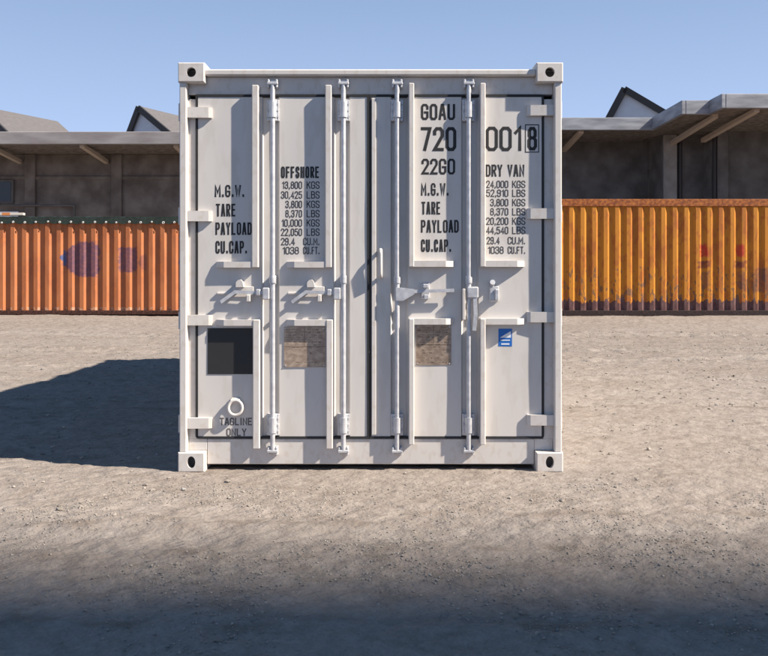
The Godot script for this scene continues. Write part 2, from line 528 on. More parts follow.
func lettering(door: Node, words: String, x0: float, x1: float, ytop: float, ybot: float, weight: float, m: Material) -> void:
	var total := 0.0
	for ch in words:
		total += glyph_width(ch)
	var ax := fx(x0)
	var sy := (fy(ytop) - fy(ybot) - weight) / 8.0
	# letters stand a little more than one stroke apart, centre line to centre line
	var gap := weight * 1.5
	var sx := (fx(x1) - fx(x0) - weight - gap * (words.length() - 1)) / total
	var mb := MB.new()
	var cur := 0.0
	var lift := 0.0008
	for ch in words:
		if GLYPHS.has(ch):
			for stroke in GLYPHS[ch].split("|"):
				var pts := PackedVector2Array()
				for q in stroke.split(" "):
					var e: PackedStringArray = q.split(",")
					pts.append(Vector2(ax + weight * 0.5 + cur + float(e[0]) * sx, fy(ybot) + weight * 0.5 + float(e[1]) * sy))
				ribbon(mb, pts, weight, lift)
				lift = 0.0011 if lift < 0.001 else 0.0008
		cur += glyph_width(ch) * sx + gap
	var o := part("lettering", mb, m, door)
	o.set_meta("label", "black stencilled lettering reading " + words)

# ---------------------------------------------------------------- the white container
# The door end was measured on a drawing of 156 units to the metre; fx and fy turn drawing units into metres.
func fx(uu: float) -> float:
	return (uu - 370.7) / 156.0

func fy(vv: float) -> float:
	return (469.65 - vv) / 156.0

const DZ := -0.06          # plane of the door skin, behind the faces of the corner castings
const CHANNELS := [[261.5, 279.5], [333.5, 350.0], [390.5, 408.0], [461.0, 478.5]]
var n_dent := FastNoiseLite.new()

func channel(x: float) -> float:
	for c in CHANNELS:
		var a := fx(c[0])
		var b := fx(c[1])
		if x > a and x < b:
			return -0.02 * minf(1.0, minf((x - a) / 0.012, (b - x) / 0.012))
	return 0.0

func dent(x: float, y: float) -> float:
	return 0.0016 * n_dent.get_noise_2d(x, y * 0.55)

func skin(x: float, y: float) -> float:
	return DZ + channel(x) + dent(x, y)

func door_panel(x0: float, x1: float, y0: float, y1: float) -> MB:
	var mb := MB.new()
	var cuts: Array = [x0, x1]
	for c in CHANNELS:
		for e in [fx(c[0]), fx(c[0]) + 0.012, fx(c[1]) - 0.012, fx(c[1])]:
			if e > x0 and e < x1:
				cuts.append(e)
	cuts.sort()
	var xs: Array = []
	for i in cuts.size() - 1:
		var k := maxi(1, roundi((cuts[i + 1] - cuts[i]) / 0.03))
		for j in k:
			xs.append(lerpf(cuts[i], cuts[i + 1], float(j) / k))
	xs.append(x1)
	var rows := 44
	var e := 0.004
	for i in xs.size() - 1:
		var xa: float = xs[i]
		var xb: float = xs[i + 1]
		var xm := (xa + xb) * 0.5
		var ch := (channel(xm + 0.0005) - channel(xm - 0.0005)) / 0.001
		for j in rows:
			var ya := lerpf(y0, y1, float(j) / rows)
			var yb := lerpf(y0, y1, float(j + 1) / rows)
			var p: Array[Vector3] = []
			var nn: Array[Vector3] = []
			for c in [[xa, ya], [xb, ya], [xb, yb], [xa, yb]]:
				var x: float = c[0]
				var y: float = c[1]
				p.append(Vector3(x, y, skin(x, y)))
				var gx := (dent(x + e, y) - dent(x - e, y)) / (2.0 * e)
				var gy := (dent(x, y + e) - dent(x, y - e)) / (2.0 * e)
				nn.append(Vector3(-ch - gx, -gy, 1.0).normalized())
			mb.tri(p[0], p[1], p[2], nn[0], nn[1], nn[2])
			mb.tri(p[0], p[2], p[3], nn[0], nn[2], nn[3])
		# top and bottom edges of the leaf
		for yy in [[y0, -1.0], [y1, 1.0]]:
			mb.quad(Vector3(xa, yy[0], skin(xa, yy[0])), Vector3(xb, yy[0], skin(xb, yy[0])), Vector3(xb, yy[0], DZ - 0.05), Vector3(xa, yy[0], DZ - 0.05), Vector3(0, yy[1], 0))
	for xx in [[x0, -1.0], [x1, 1.0]]:
		mb.quad(Vector3(xx[0], y0, DZ), Vector3(xx[0], y1, DZ), Vector3(xx[0], y1, DZ - 0.05), Vector3(xx[0], y0, DZ - 0.05), Vector3(xx[1], 0, 0))
	mb.quad(Vector3(x0, y0, DZ - 0.05), Vector3(x1, y0, DZ - 0.05), Vector3(x1, y1, DZ - 0.05), Vector3(x0, y1, DZ - 0.05), Vector3(0, 0, -1))
	return mb

# a plate with an oval hole, in the plane z = zf, with the hole's wall running back
func holed_face(mb: MB, lo: Vector2, hi: Vector2, c: Vector2, rx: float, ry: float, zf: float, depth: float) -> void:
	var seg := 32
	var rect: Array[Vector2] = []
	var oval: Array[Vector2] = []
	for i in seg:
		var t := TAU * i / seg
		var d := Vector2(cos(t), sin(t))
		oval.append(c + Vector2(d.x * rx, d.y * ry))
		# where the ray leaves the rectangle
		var k := 1e9
		if d.x > 1e-6: k = minf(k, (hi.x - c.x) / d.x)
		if d.x < -1e-6: k = minf(k, (lo.x - c.x) / d.x)
		if d.y > 1e-6: k = minf(k, (hi.y - c.y) / d.y)
		if d.y < -1e-6: k = minf(k, (lo.y - c.y) / d.y)
		rect.append(c + d * k)
	var corners := [lo, Vector2(hi.x, lo.y), hi, Vector2(lo.x, hi.y)]
	for i in seg:
		var j := (i + 1) % seg
		var a := Vector3(oval[i].x, oval[i].y, zf)
		var b := Vector3(oval[j].x, oval[j].y, zf)
		var ra := rect[i]
		var rb := rect[j]
		mb.quad(a, b, Vector3(rb.x, rb.y, zf), Vector3(ra.x, ra.y, zf), Vector3(0, 0, 1))
		if absf(ra.x - rb.x) > 1e-5 and absf(ra.y - rb.y) > 1e-5:
			for q in corners:
				if (absf(q.x - ra.x) < 1e-5 or absf(q.y - ra.y) < 1e-5) and (absf(q.x - rb.x) < 1e-5 or absf(q.y - rb.y) < 1e-5):
					mb.flat(Vector3(ra.x, ra.y, zf), Vector3(rb.x, rb.y, zf), Vector3(q.x, q.y, zf), Vector3(0, 0, 1))
		mb.quad(a, b, b - Vector3(0, 0, depth), a - Vector3(0, 0, depth), Vector3(c.x, c.y, 0) - Vector3(oval[i].x, oval[i].y, 0))

func corner_casting(root: Node, x: float, y: float, z: float, sx: float, sz: float, tilt := 0.0) -> void:
	# outer corner at (x, y, z); sx is the side it belongs to, sz the end
	var w := 0.168
	var h := 0.124
	var d := 0.178
	var lo := Vector3(minf(x, x - sx * w), y, minf(z, z - sz * d))
	var hi := lo + Vector3(w, h, d)
	var mb := MB.new()
	var c := Vector2((lo.x + hi.x) * 0.5, (lo.y + hi.y) * 0.5)
	var rim := 0.006
	# body without its outer face, then the holed face
	var back := lo.z if sz > 0.0 else hi.z
	var face := hi.z if sz > 0.0 else lo.z
	var body := face - sz * 0.012
	if sz > 0.0:
		holed_face(mb, Vector2(lo.x + rim, lo.y + rim), Vector2(hi.x - rim, hi.y - rim), c, 0.026 if y < 1.0 else 0.03, 0.038 if y < 1.0 else 0.031, face, 0.03)
		# chamfer round the face
		var o: Array[Vector3] = [Vector3(lo.x, lo.y, face - rim), Vector3(hi.x, lo.y, face - rim), Vector3(hi.x, hi.y, face - rim), Vector3(lo.x, hi.y, face - rim)]
		var inn: Array[Vector3] = [Vector3(lo.x + rim, lo.y + rim, face), Vector3(hi.x - rim, lo.y + rim, face), Vector3(hi.x - rim, hi.y - rim, face), Vector3(lo.x + rim, hi.y - rim, face)]
		for i in 4:
			var j := (i + 1) % 4
			var mid := (o[i] + o[j]) * 0.5 - Vector3(c.x, c.y, face - rim)
			mb.quad(o[i], o[j], inn[j], inn[i], mid.normalized() + Vector3(0, 0, 1))
			mb.quad(o[i], o[j], Vector3(o[j].x, o[j].y, back), Vector3(o[i].x, o[i].y, back), mid)
		mb.quad(Vector3(lo.x, lo.y, back), Vector3(hi.x, lo.y, back), Vector3(hi.x, hi.y, back), Vector3(lo.x, hi.y, back), Vector3(0, 0, -1))
	else:
		mb.box(lo, hi, rim)
	var cc := part("corner_casting", mb, M.frame, root)
	if sz > 0.0:
		var inn2 := MB.new()
		inn2.quad(Vector3(lo.x + 0.02, lo.y + 0.015, face - 0.1), Vector3(hi.x - 0.02, lo.y + 0.015, face - 0.1), Vector3(hi.x - 0.02, hi.y - 0.015, face - 0.1), Vector3(lo.x + 0.02, hi.y - 0.015, face - 0.1), Vector3(0, 0, 1))
		for s in [-1.0, 1.0]:
			var xw := lo.x + 0.02 if s > 0.0 else hi.x - 0.02
			inn2.quad(Vector3(xw, lo.y + 0.015, face - 0.03), Vector3(xw, hi.y - 0.015, face - 0.03), Vector3(xw, hi.y - 0.015, face - 0.1), Vector3(xw, lo.y + 0.015, face - 0.1), Vector3(s, 0, 0))
			var yw := lo.y + 0.015 if s > 0.0 else hi.y - 0.015
			inn2.quad(Vector3(lo.x + 0.02, yw, face - 0.03), Vector3(hi.x - 0.02, yw, face - 0.03), Vector3(hi.x - 0.02, yw, face - 0.1), Vector3(lo.x + 0.02, yw, face - 0.1), Vector3(0, s, 0))
		part("socket", inn2, M.hole, cc)

func rounded_loop(x0: float, x1: float, y0: float, y1: float, rads: Array) -> Array:
	# corners in the order bottom left, bottom right, top right, top left
	var out: Array = []
	var cs := [Vector2(x0, y0), Vector2(x1, y0), Vector2(x1, y1), Vector2(x0, y1)]
	var start := [PI, PI * 1.5, 0.0, PI * 0.5]
	for i in 4:
		var r: float = rads[i]
		var c: Vector2 = cs[i] + Vector2(r if i == 0 or i == 3 else -r, r if i < 2 else -r)
		for k in 6:
			var t: float = start[i] + PI * 0.5 * k / 5.0
			out.append(c + Vector2(cos(t), sin(t)) * r)
	return out

func guard_bar(door: Node, bar0: float, bar1: float, free: float, vtop: float, vbot: float, ledge_at_bottom: bool, p: float) -> void:
	var mb := MB.new()
	var s := 1.0 if free > bar1 else -1.0
	var b0 := fx(bar0)
	var b1 := fx(bar1)
	mb.box(Vector3(b0, fy(vbot), DZ - 0.012), Vector3(b1, fy(vtop), DZ + p), 0.005)
	var inner := b1 if s > 0.0 else b0
	var ly0 := fy(vbot) + 0.001 if ledge_at_bottom else fy(vtop) - 0.039
	var f := fx(free)
	mb.prism([Vector2(inner - s * 0.004, DZ - 0.004), Vector2(inner - s * 0.004, DZ + p - 0.004), Vector2(f - s * 0.052, DZ + p - 0.004), Vector2(f - s * 0.044, DZ + p - 0.008), Vector2(f, DZ + 0.012), Vector2(f, DZ - 0.004)], 1, ly0, ly0 + 0.038)
	part("guard_bar", mb, M.frame, door)

func rod_set(door: Node, ru: float) -> void:
	var x := fx(ru)
	var zr := DZ + 0.026
	var rod := MB.new()
	rod.tube([Vector3(x, fy(451.0), zr), Vector3(x, fy(84.0), zr)], 0.0155, 16)
	part("locking_rod", rod, M.steel, door)
	for band in [[100.0, 121.5], [413.5, 435.0]]:
		var g := MB.new()
		var ya := fy(band[1])
		var yb := fy(band[0])
		# pressed saddle over the rod with two flanges
		var prof: Array = []
		for i in 9:
			var t := PI * i / 8.0
			prof.append(Vector2(cos(t) * 0.024, zr + sin(t) * 0.022))
		for i in 8:
			var q0: Vector2 = prof[i]
			var q1: Vector2 = prof[i + 1]
			g.prism([Vector2(x + q0.x, q0.y), Vector2(x + q1.x, q1.y), Vector2(x + q1.x * 0.8, zr - 0.005), Vector2(x + q0.x * 0.8, zr - 0.005)], 1, ya + 0.02, yb - 0.02)
		g.box(Vector3(x - 0.024, ya + 0.0, DZ - 0.03), Vector3(x + 0.024, yb, zr - 0.004), 0.004)
		for s in [-1.0, 1.0]:
			g.box(Vector3(x + s * 0.030 - 0.009, ya, DZ - 0.024), Vector3(x + s * 0.030 + 0.009, yb, DZ + 0.012), 0.003)
		var go := part("rod_guide", g, M.steel, door)
		for by in [0.2, 0.5, 0.8]:
			for s in [-1.0, 1.0]:
				var bo := MB.new()
				var bx: float = x + s * 0.030
				var bz := DZ + 0.012
				var yy := lerpf(ya, yb, by)
				bo.tube([Vector3(bx, yy, bz - 0.003), Vector3(bx, yy, bz + 0.008)], 0.0075, 8)
				part("bolt", bo, M.steel, go)
	# collar above the handle
	var c := MB.new()
	c.box(Vector3(x - 0.02, fy(284.5), DZ - 0.03), Vector3(x + 0.02, fy(275.5), zr - 0.002), 0.004)
	c.tube([Vector3(x, fy(283.0), zr), Vector3(x, fy(277.0), zr)], 0.0215, 16)
	part("rod_collar", c, M.steel, door)

func keeper(root: Node, ru: float, v0: float, v1: float, zf: float) -> void:
	# forked cam keeper on the frame
	var x := fx(ru)
	var k := MB.new()
	k.box(Vector3(x - 0.034, fy(v1), zf - 0.006), Vector3(x + 0.034, fy(v0), zf + 0.006), 0.003)
	for s in [-1.0, 1.0]:
		k.box(Vector3(x + s * 0.026 - 0.007, fy(v1) + 0.004, zf + 0.004), Vector3(x + s * 0.026 + 0.007, fy(v0) - 0.004, zf + 0.034), 0.004)
	k.box(Vector3(x - 0.036, fy((v0 + v1) * 0.5) - 0.010, zf + 0.026), Vector3(x + 0.036, fy((v0 + v1) * 0.5) + 0.010, zf + 0.040), 0.005)
	part("cam_keeper", k, M.steel, root)

func hinge(door: Node, s: float, vmid: float, inner: float, outer: float) -> void:
	var y := fy(vmid)
	var xo := fx(outer)
	var xi := fx(inner)
	var b := MB.new()
	# tapered blade: thick at the pin, thin at the free end
	var h := 0.034
	b.prism([Vector2(xo, DZ + 0.004), Vector2(xo, DZ + 0.030), Vector2(lerpf(xo, xi, 0.25), DZ + 0.034), Vector2(lerpf(xo, xi, 0.9), DZ + 0.026), Vector2(xi, DZ + 0.018), Vector2(xi, DZ - 0.003), Vector2(lerpf(xo, xi, 0.5), DZ - 0.003)], 1, y - h * 0.95, y + h)
	var o := part("hinge", b, M.frame, door)
	var pin := MB.new()
	pin.tube([Vector3(xo + s * 0.004, y - 0.055, DZ + 0.032), Vector3(xo + s * 0.004, y + 0.055, DZ + 0.032)], 0.0125, 12)
	part("hinge_pin", pin, M.frame, o)

func bar(mb: MB, pts: Array, half_h: float, z0: float, z1: float) -> void:
	# flat lever: a run of prisms in the x-y plane
	for i in pts.size() - 1:
		var a: Vector2 = pts[i]
		var b: Vector2 = pts[i + 1]
		var d := (b - a).normalized()
		var q := Vector2(-d.y, d.x) * half_h
		var a2 := a - (d * half_h * 0.6 if i > 0 else Vector2.ZERO)
		mb.prism([a2 - q, b - q, b + q, a2 + q], 2, z0 + 0.0006 * (i % 2), z1 + 0.0006 * (i % 2))

func handles(ld: Node, rd: Node) -> void:
	for off in [0.0, 70.5]:
		var h := MB.new()
		h.box(Vector3(fx(263.5 + off), fy(299.5), DZ + 0.0), Vector3(fx(270.5 + off), fy(287.5), DZ + 0.052), 0.006)
		h.box(Vector3(fx(257.0 + off), fy(295.5), DZ + 0.012), Vector3(fx(261.5 + off), fy(289.0), DZ + 0.048), 0.005)
		bar(h, [Vector2(fx(264.0 + off), fy(292.6)), Vector2(fx(236.0 + off), fy(291.8)), Vector2(fx(222.0 + off), fy(302.0))], 0.0105, DZ + 0.028, DZ + 0.040)
		part("handle", h, M.steel, ld)
		var r := MB.new()
		r.box(Vector3(fx(234.0 + off), fy(297.0), DZ - 0.003), Vector3(fx(254.0 + off), fy(286.5), DZ + 0.010), 0.003)
		r.box(Vector3(fx(247.5 + off), fy(301.5), DZ + 0.006), Vector3(fx(251.5 + off), fy(294.5), DZ + 0.044), 0.004)
		r.box(Vector3(fx(217.5 + off), fy(294.4), DZ - 0.003), Vector3(fx(233.0 + off), fy(292.2), DZ + 0.016), 0.003)
		var ro := part("handle_retainer", r, M.frame, ld)
		var kn := MB.new()
		kn.prism([Vector2(fx(237.2 + off), fy(287.0)), Vector2(fx(245.0 + off), fy(287.0)), Vector2(fx(243.8 + off), fy(281.5)), Vector2(fx(241.8 + off), fy(279.4)), Vector2(fx(239.4 + off), fy(279.8)), Vector2(fx(237.4 + off), fy(282.2))], 2, DZ + 0.002, DZ + 0.046)
		part("catch", kn, M.frame, ro)
	# right leaf, inner handle thrown across to its catch
	var h3 := MB.new()
	h3.prism([Vector2(fx(396.0), fy(300.5)), Vector2(fx(403.0), fy(300.5)), Vector2(fx(414.0), fy(294.0)), Vector2(fx(414.0), fy(289.0)), Vector2(fx(402.0), fy(287.5)), Vector2(fx(396.0), fy(287.5))], 2, DZ + 0.026, DZ + 0.050)
	bar(h3, [Vector2(fx(412.0), fy(291.4)), Vector2(fx(453.5), fy(290.2))], 0.0105, DZ + 0.030, DZ + 0.044)
	part("handle", h3, M.steel, rd)
	var r3 := MB.new()
	r3.box(Vector3(fx(421.0), fy(298.5), DZ - 0.003), Vector3(fx(429.5), fy(283.0), DZ + 0.014), 0.004)
	r3.box(Vector3(fx(422.5), fy(287.8), DZ + 0.010), Vector3(fx(428.0), fy(284.0), DZ + 0.056), 0.004)
	r3.box(Vector3(fx(423.5), fy(299.0), DZ + 0.010), Vector3(fx(428.5), fy(294.4), DZ + 0.050), 0.004)
	part("handle_retainer", r3, M.steel, rd)
	# right leaf, outer handle hanging down beside its rod
	var h4 := MB.new()
	h4.box(Vector3(fx(466.0), fy(298.0), DZ + 0.028), Vector3(fx(477.5), fy(286.5), DZ + 0.056), 0.008)
	bar(h4, [Vector2(fx(474.0), fy(297.0)), Vector2(fx(474.6), fy(314.0)), Vector2(fx(473.2), fy(330.0))], 0.0125, DZ + 0.034, DZ + 0.052)
	part("handle", h4, M.steel, rd)
	var sl := MB.new()
	sl.box(Vector3(fx(461.6), fy(319.5), DZ - 0.022), Vector3(fx(464.4), fy(288.5), DZ + 0.052), 0.003)
	part("stop_plate", sl, M.frame, rd)
	var r4 := MB.new()
	r4.box(Vector3(fx(489.0), fy(301.5), DZ - 0.003), Vector3(fx(498.5), fy(286.0), DZ + 0.014), 0.006)
	r4.tube([Vector3(fx(491.5), fy(285.0), DZ - 0.002), Vector3(fx(491.5), fy(282.0), DZ + 0.046)], 0.017, 12)
	r4.box(Vector3(fx(494.0), fy(300.0), DZ + 0.010), Vector3(fx(498.0), fy(289.0), DZ + 0.040), 0.005)
	part("handle_retainer", r4, M.steel, rd)
	# grab handle on the closing edge
	var gx := fx(380.6)
	var gh := MB.new()
	gh.tube([Vector3(gx, fy(277.0), DZ - 0.004), Vector3(gx, fy(276.4), DZ + 0.026), Vector3(gx, fy(273.5), DZ + 0.040), Vector3(gx, fy(254.5), DZ + 0.046), Vector3(gx, fy(251.0), DZ + 0.036), Vector3(gx, fy(249.5), DZ - 0.004)], 0.0125, 12)
	part("grab_handle", gh, M.frame, rd)

func plate_texture(seed_: int, base: Color, dark: Color) -> ImageTexture:
	# weathered data plate: rows of worn print between ruled boxes
	var rng := RandomNumberGenerator.new()
	rng.seed = seed_
	var im := Image.create(160, 160, false, Image.FORMAT_RGBA8)
	var f := FastNoiseLite.new()
	f.seed = seed_
	f.frequency = 0.035
	f.fractal_octaves = 4
	for y in 160:
		for x in 160:
			var t := clampf(0.5 + f.get_noise_2d(x * 0.8, y * 1.1) * 1.3, 0.0, 1.0)
			im.set_pixel(x, y, dark.lerp(base, 0.62 + 0.38 * t))
	var y0 := 8
	while y0 < 150:
		var x0 := 8
		var dense := 0.8 if y0 < 84 else 0.25
		while x0 < 146:
			var wd := rng.randi_range(3, 15)
			if rng.randf() < dense:
				var c := dark.lerp(base, rng.randf_range(0.1, 0.7))
				im.fill_rect(Rect2i(x0, y0, mini(wd, 150 - x0), rng.randi_range(3, 5)), c)
			x0 += wd + rng.randi_range(2, 5)
		y0 += rng.randi_range(8, 12)
	im.fill_rect(Rect2i(0, 78, 160, 2), dark)
	im.fill_rect(Rect2i(78, 0, 2, 80), dark)
	return ImageTexture.create_from_image(im)

func plate(door: Node, called: String, u0: float, u1: float, v0: float, v1: float, m: Material, thick := 0.003, label := "") -> Node:
	var mb := MB.new()
	var lo := Vector3(fx(u0), fy(v1), DZ - 0.002)
	var hi := Vector3(fx(u1), fy(v0), DZ + thick)
	mb.quad(Vector3(lo.x, lo.y, hi.z), Vector3(hi.x, lo.y, hi.z), hi, Vector3(lo.x, hi.y, hi.z), Vector3(0, 0, 1), Vector2(0, 1), Vector2(1, 1), Vector2(1, 0), Vector2(0, 0))
	mb.quad(lo, Vector3(hi.x, lo.y, lo.z), Vector3(hi.x, lo.y, hi.z), Vector3(lo.x, lo.y, hi.z), Vector3(0, -1, 0))
	mb.quad(Vector3(lo.x, hi.y, lo.z), Vector3(hi.x, hi.y, lo.z), hi, Vector3(lo.x, hi.y, hi.z), Vector3(0, 1, 0))
	mb.quad(lo, Vector3(lo.x, hi.y, lo.z), Vector3(lo.x, hi.y, hi.z), Vector3(lo.x, lo.y, hi.z), Vector3(-1, 0, 0))
	mb.quad(Vector3(hi.x, lo.y, lo.z), Vector3(hi.x, hi.y, lo.z), hi, Vector3(hi.x, lo.y, hi.z), Vector3(1, 0, 0))
	var o := part(called, mb, m, door)
	if label:
		o.set_meta("label", label)
	return o

func corrugated(length: float, height: float, pitch: float, depth: float, rows := 1, crest := 0.36, dir := 1.0) -> MB:
	# runs along +x from 0, bottom at 0, outward is +z; crests at z = 0, valleys at -depth
	var mb := MB.new()
	var k := roundi(length / pitch)
	var p := length / k
	var ramp := (1.0 - crest - 0.30) * 0.5
	for i in k:
		var x0 := i * p
		var xs := [x0, x0 + p * ramp, x0 + p * (ramp + crest), x0 + p * (2.0 * ramp + crest), x0 + p]
		var zs := [-depth, 0.0, 0.0, -depth, -depth]
		for j in 4:
			var outn := Vector3(-(zs[j + 1] - zs[j]), 0, xs[j + 1] - xs[j])
			for r in rows:
				var ya := height * r / rows
				var yb := height * (r + 1) / rows
				mb.quad(Vector3(xs[j], ya, zs[j]), Vector3(xs[j + 1], ya, zs[j + 1]), Vector3(xs[j + 1], yb, zs[j + 1]), Vector3(xs[j], yb, zs[j]), outn,
					Vector2(xs[j] / length, 1.0 - ya / height), Vector2(xs[j + 1] / length, 1.0 - ya / height), Vector2(xs[j + 1] / length, 1.0 - yb / height), Vector2(xs[j] / length, 1.0 - yb / height))
	return mb

func build_container() -> void:
	var root := thing("shipping_container", "white offshore container with closed double doors and black lettering, facing the camera", "container")
	var W := 1.219
	var H := 2.594
	var L := 6.058
	# frame
	for s in [-1.0, 1.0]:
		var post := MB.new()
		var xo: float = s * (W - 0.006)
		var xa: float = s * (W - 0.052)
		var xb: float = s * 1.105
		post.box(Vector3(minf(xo, xa), 0.122, -0.11), Vector3(maxf(xo, xa), H - 0.122, -0.012), 0.006)
		post.box(Vector3(minf(xa + s * 0.004, xb), 0.19, -0.115), Vector3(maxf(xa + s * 0.004, xb), H - 0.218, DZ - 0.006), 0.004)
		part("corner_post", post, M.frame, root)
		var rp := MB.new()
		rp.box(Vector3(minf(xo, xb), 0.122, -L + 0.012), Vector3(maxf(xo, xb), H - 0.122, -L + 0.11), 0.006)
		part("corner_post", rp, M.frame, root)
		for e in [[0.0, 1.0], [-L, -1.0]]:
			corner_casting(root, s * W, 0.0, e[0], s, e[1])
			corner_casting(root, s * W, H - 0.124, e[0], s, e[1])
		var tr := MB.new()
		tr.box(Vector3(s * (W - 0.035) - 0.03, H - 0.09, -L + 0.17), Vector3(s * (W - 0.035) + 0.03, H - 0.03, -0.17), 0.006)
		part("side_rail", tr, M.frame, root)
		var br := MB.new()
		br.box(Vector3(s * (W - 0.035) - 0.03, 0.03, -L + 0.17), Vector3(s * (W - 0.035) + 0.03, 0.19, -0.17), 0.006)
		part("side_rail", br, M.frame, root)
		var wall := corrugated(L - 0.22, H - 0.28, 0.278, 0.036)
		var wo := part("side_wall", wall, M.paint, root)
		wo.position = Vector3(s * (W - 0.012), 0.19, -0.11 if s > 0.0 else -L + 0.11)
		wo.rotation.y = s * PI / 2
	var rear := corrugated(2.2, H - 0.28, 0.25, 0.04)
	var re := part("end_wall", rear, M.paint, root)
	re.position = Vector3(1.1, 0.16, -L + 0.03)
	re.rotation.y = PI
	for yy in [0.03, H - 0.11]:
		var rr := MB.new()
		rr.box(Vector3(-1.05, yy, -L + 0.02), Vector3(1.05, yy + 0.11 - 0.02, -L + 0.1), 0.005)
		part("end_rail", rr, M.frame, root)
	var roof := MB.new()
	roof.box(Vector3(-1.19, H - 0.04, -L + 0.1), Vector3(1.19, H - 0.02, -0.1), 0.004)
	part("roof", roof, M.paint, root)
	var floor_ := MB.new()
	floor_.box(Vector3(-1.15, 0.10, -L + 0.1), Vector3(1.15, 0.15, -0.13), 0.0)
	part("floor", floor_, M.plywood, root)
	# header: a folded rail along the top, the plate under it set back
	var hd := MB.new()
	hd.box(Vector3(-W + 0.165, fy(77.0), -0.14), Vector3(W - 0.165, fy(70.8), -0.020), 0.008)
	part("top_rail", hd, M.frame, root)
	var hp := MB.new()
	hp.box(Vector3(-1.166, fy(94.6), -0.13), Vector3(1.166, fy(77.0) - 0.001, DZ - 0.003), 0.003)
	var header := part("header", hp, M.frame, root)
	var sp := MB.new()
	# sill: face plate with a return at the foot
	sp.box(Vector3(-W + 0.17, 0.034, -0.13), Vector3(W - 0.17, fy(438.6), DZ - 0.004), 0.005)
	for e in [-1.0, 1.0]:
		sp.box(Vector3(minf(e * (W - 0.17), e * 1.166), 0.125, -0.13), Vector3(maxf(e * (W - 0.17), e * 1.166), fy(438.6), DZ - 0.004), 0.003)
	var sill := part("door_sill", sp, M.frame, root)
	for ru in [273.3, 343.6, 397.0, 468.2]:
		keeper(header, ru, 80.0, 89.5, DZ + 0.003)
		keeper(sill, ru, 445.5, 454.5, DZ + 0.003)
	# doors
	var ytop := fy(97.2)
	var ybot := fy(436.2)
	var left := part("door", door_panel(fx(198.2), fx(367.6), ybot, ytop), M.paint, root)
	left.set_meta("label", "left door leaf with a black square placard")
	var right := part("door", door_panel(fx(370.6), fx(541.4), ybot, ytop), M.paint, root)
	right.set_meta("label", "right door leaf with the container number and a blue sticker")
	for q in [[left, 195.8, 369.0, [0.02, 0.003, 0.003, 0.004]], [right, 369.3, 543.8, [0.003, 0.02, 0.02, 0.003]]]:
		var a := rounded_loop(fx(q[1]), fx(q[2]), fy(438.4), fy(94.8), q[3])
		var b := rounded_loop(fx(q[1]) + 0.013, fx(q[2]) - 0.013, fy(438.4) + 0.013, fy(94.8) - 0.013, [maxf(q[3][0] - 0.012, 0.001), maxf(q[3][1] - 0.012, 0.001), maxf(q[3][2] - 0.012, 0.001), maxf(q[3][3] - 0.012, 0.001)])
		var g := MB.new()
		var zf := DZ + 0.004
		var k := a.size()
		for i in k:
			var j := (i + 1) % k
			var A := Vector3(a[i].x, a[i].y, zf)
			var B := Vector3(a[j].x, a[j].y, zf)
			var C := Vector3(b[j].x, b[j].y, zf)
			var D := Vector3(b[i].x, b[i].y, zf)
			var back := Vector3(0, 0, 0.03)
			g.quad(A, B, C, D, Vector3(0, 0, 1))
			var cen := Vector3((fx(q[1]) + fx(q[2])) * 0.5, 1.2, 0)
			g.quad(A, B, B - back, A - back, (A + B) * 0.5 - cen)
			g.quad(D, C, C - back, D - back, cen - (A + B) * 0.5)
		part("gasket", g, M.rubber, q[0])
	# closing strip on the edge of the right leaf
	var cs := MB.new()
	cs.box(Vector3(fx(371.6), ybot + 0.01, DZ - 0.004), Vector3(fx(376.0), ytop - 0.01, DZ + 0.009), 0.003)
	part("closing_strip", cs, M.frame, right)
	# guard bars: an upper and a lower one on each panel
	for off in [[252.9, 259.6, 217.0], [325.6, 332.0, 287.0]]:
		guard_bar(left, off[0], off[1], off[2], 86.5, 267.8, true, 0.043)
		guard_bar(left, off[0] + 1.0, off[1] + 1.2, off[2], 319.2, 447.5, false, 0.043)
	for off in [[408.4, 413.8, 453.2], [479.0, 484.4, 523.8]]:
		guard_bar(right, off[0], off[1], off[2], 85.0, 267.0, true, 0.056)
		guard_bar(right, off[0], off[1], off[2], 318.0, 443.0, false, 0.056)
	for ru in [273.3, 343.6]:
		rod_set(left, ru)
	for ru in [397.0, 468.2]:
		rod_set(right, ru)
	handles(left, right)
	for vm in [113.5, 216.5, 320.0, 422.5]:
		hinge(left, -1.0, vm, 212.5, 182.5)
	for vm in [111.3, 214.0, 317.0, 419.5]:
		hinge(right, 1.0, vm, 526.5, 558.0)
	# placards and plates
	plate(left, "placard", 207.8, 253.0, 328.0, 374.0, M.placard, 0.003, "plain black square placard")
	var dp := mat(Color(1, 1, 1), 0.42, 0.35)
	dp.albedo_texture = plate_texture(61, Color(0.74, 0.66, 0.59), Color(0.44, 0.37, 0.32))
	var d1 := plate(left, "data_plate", 284.2, 325.4, 326.8, 367.0, dp, 0.004, "weathered bronze data plate with worn print")
	var dp2 := mat(Color(1, 1, 1), 0.36, 0.45)
	dp2.albedo_texture = plate_texture(62, Color(0.70, 0.62, 0.55), Color(0.38, 0.32, 0.27))
	var d2 := plate(right, "data_plate", 416.0, 451.0, 325.2, 365.0, dp2, 0.004, "weathered bronze data plate with worn print")
	for e in [[d1, 285.8, 323.8, 328.4, 365.4], [d2, 417.6, 449.4, 326.8, 363.4]]:
		for uu in [e[1], e[2]]:
			for vv in [e[3], e[4]]:
				var rv := MB.new()
				rv.tube([Vector3(fx(uu), fy(vv), DZ + 0.002), Vector3(fx(uu), fy(vv), DZ + 0.007)], 0.005, 8)
				part("rivet", rv, M.steel, e[0])
	var st := plate(right, "sticker", 498.2, 511.8, 328.6, 346.2, M.blue, 0.0015, "small blue sticker with a white emblem")
	var em := MB.new()
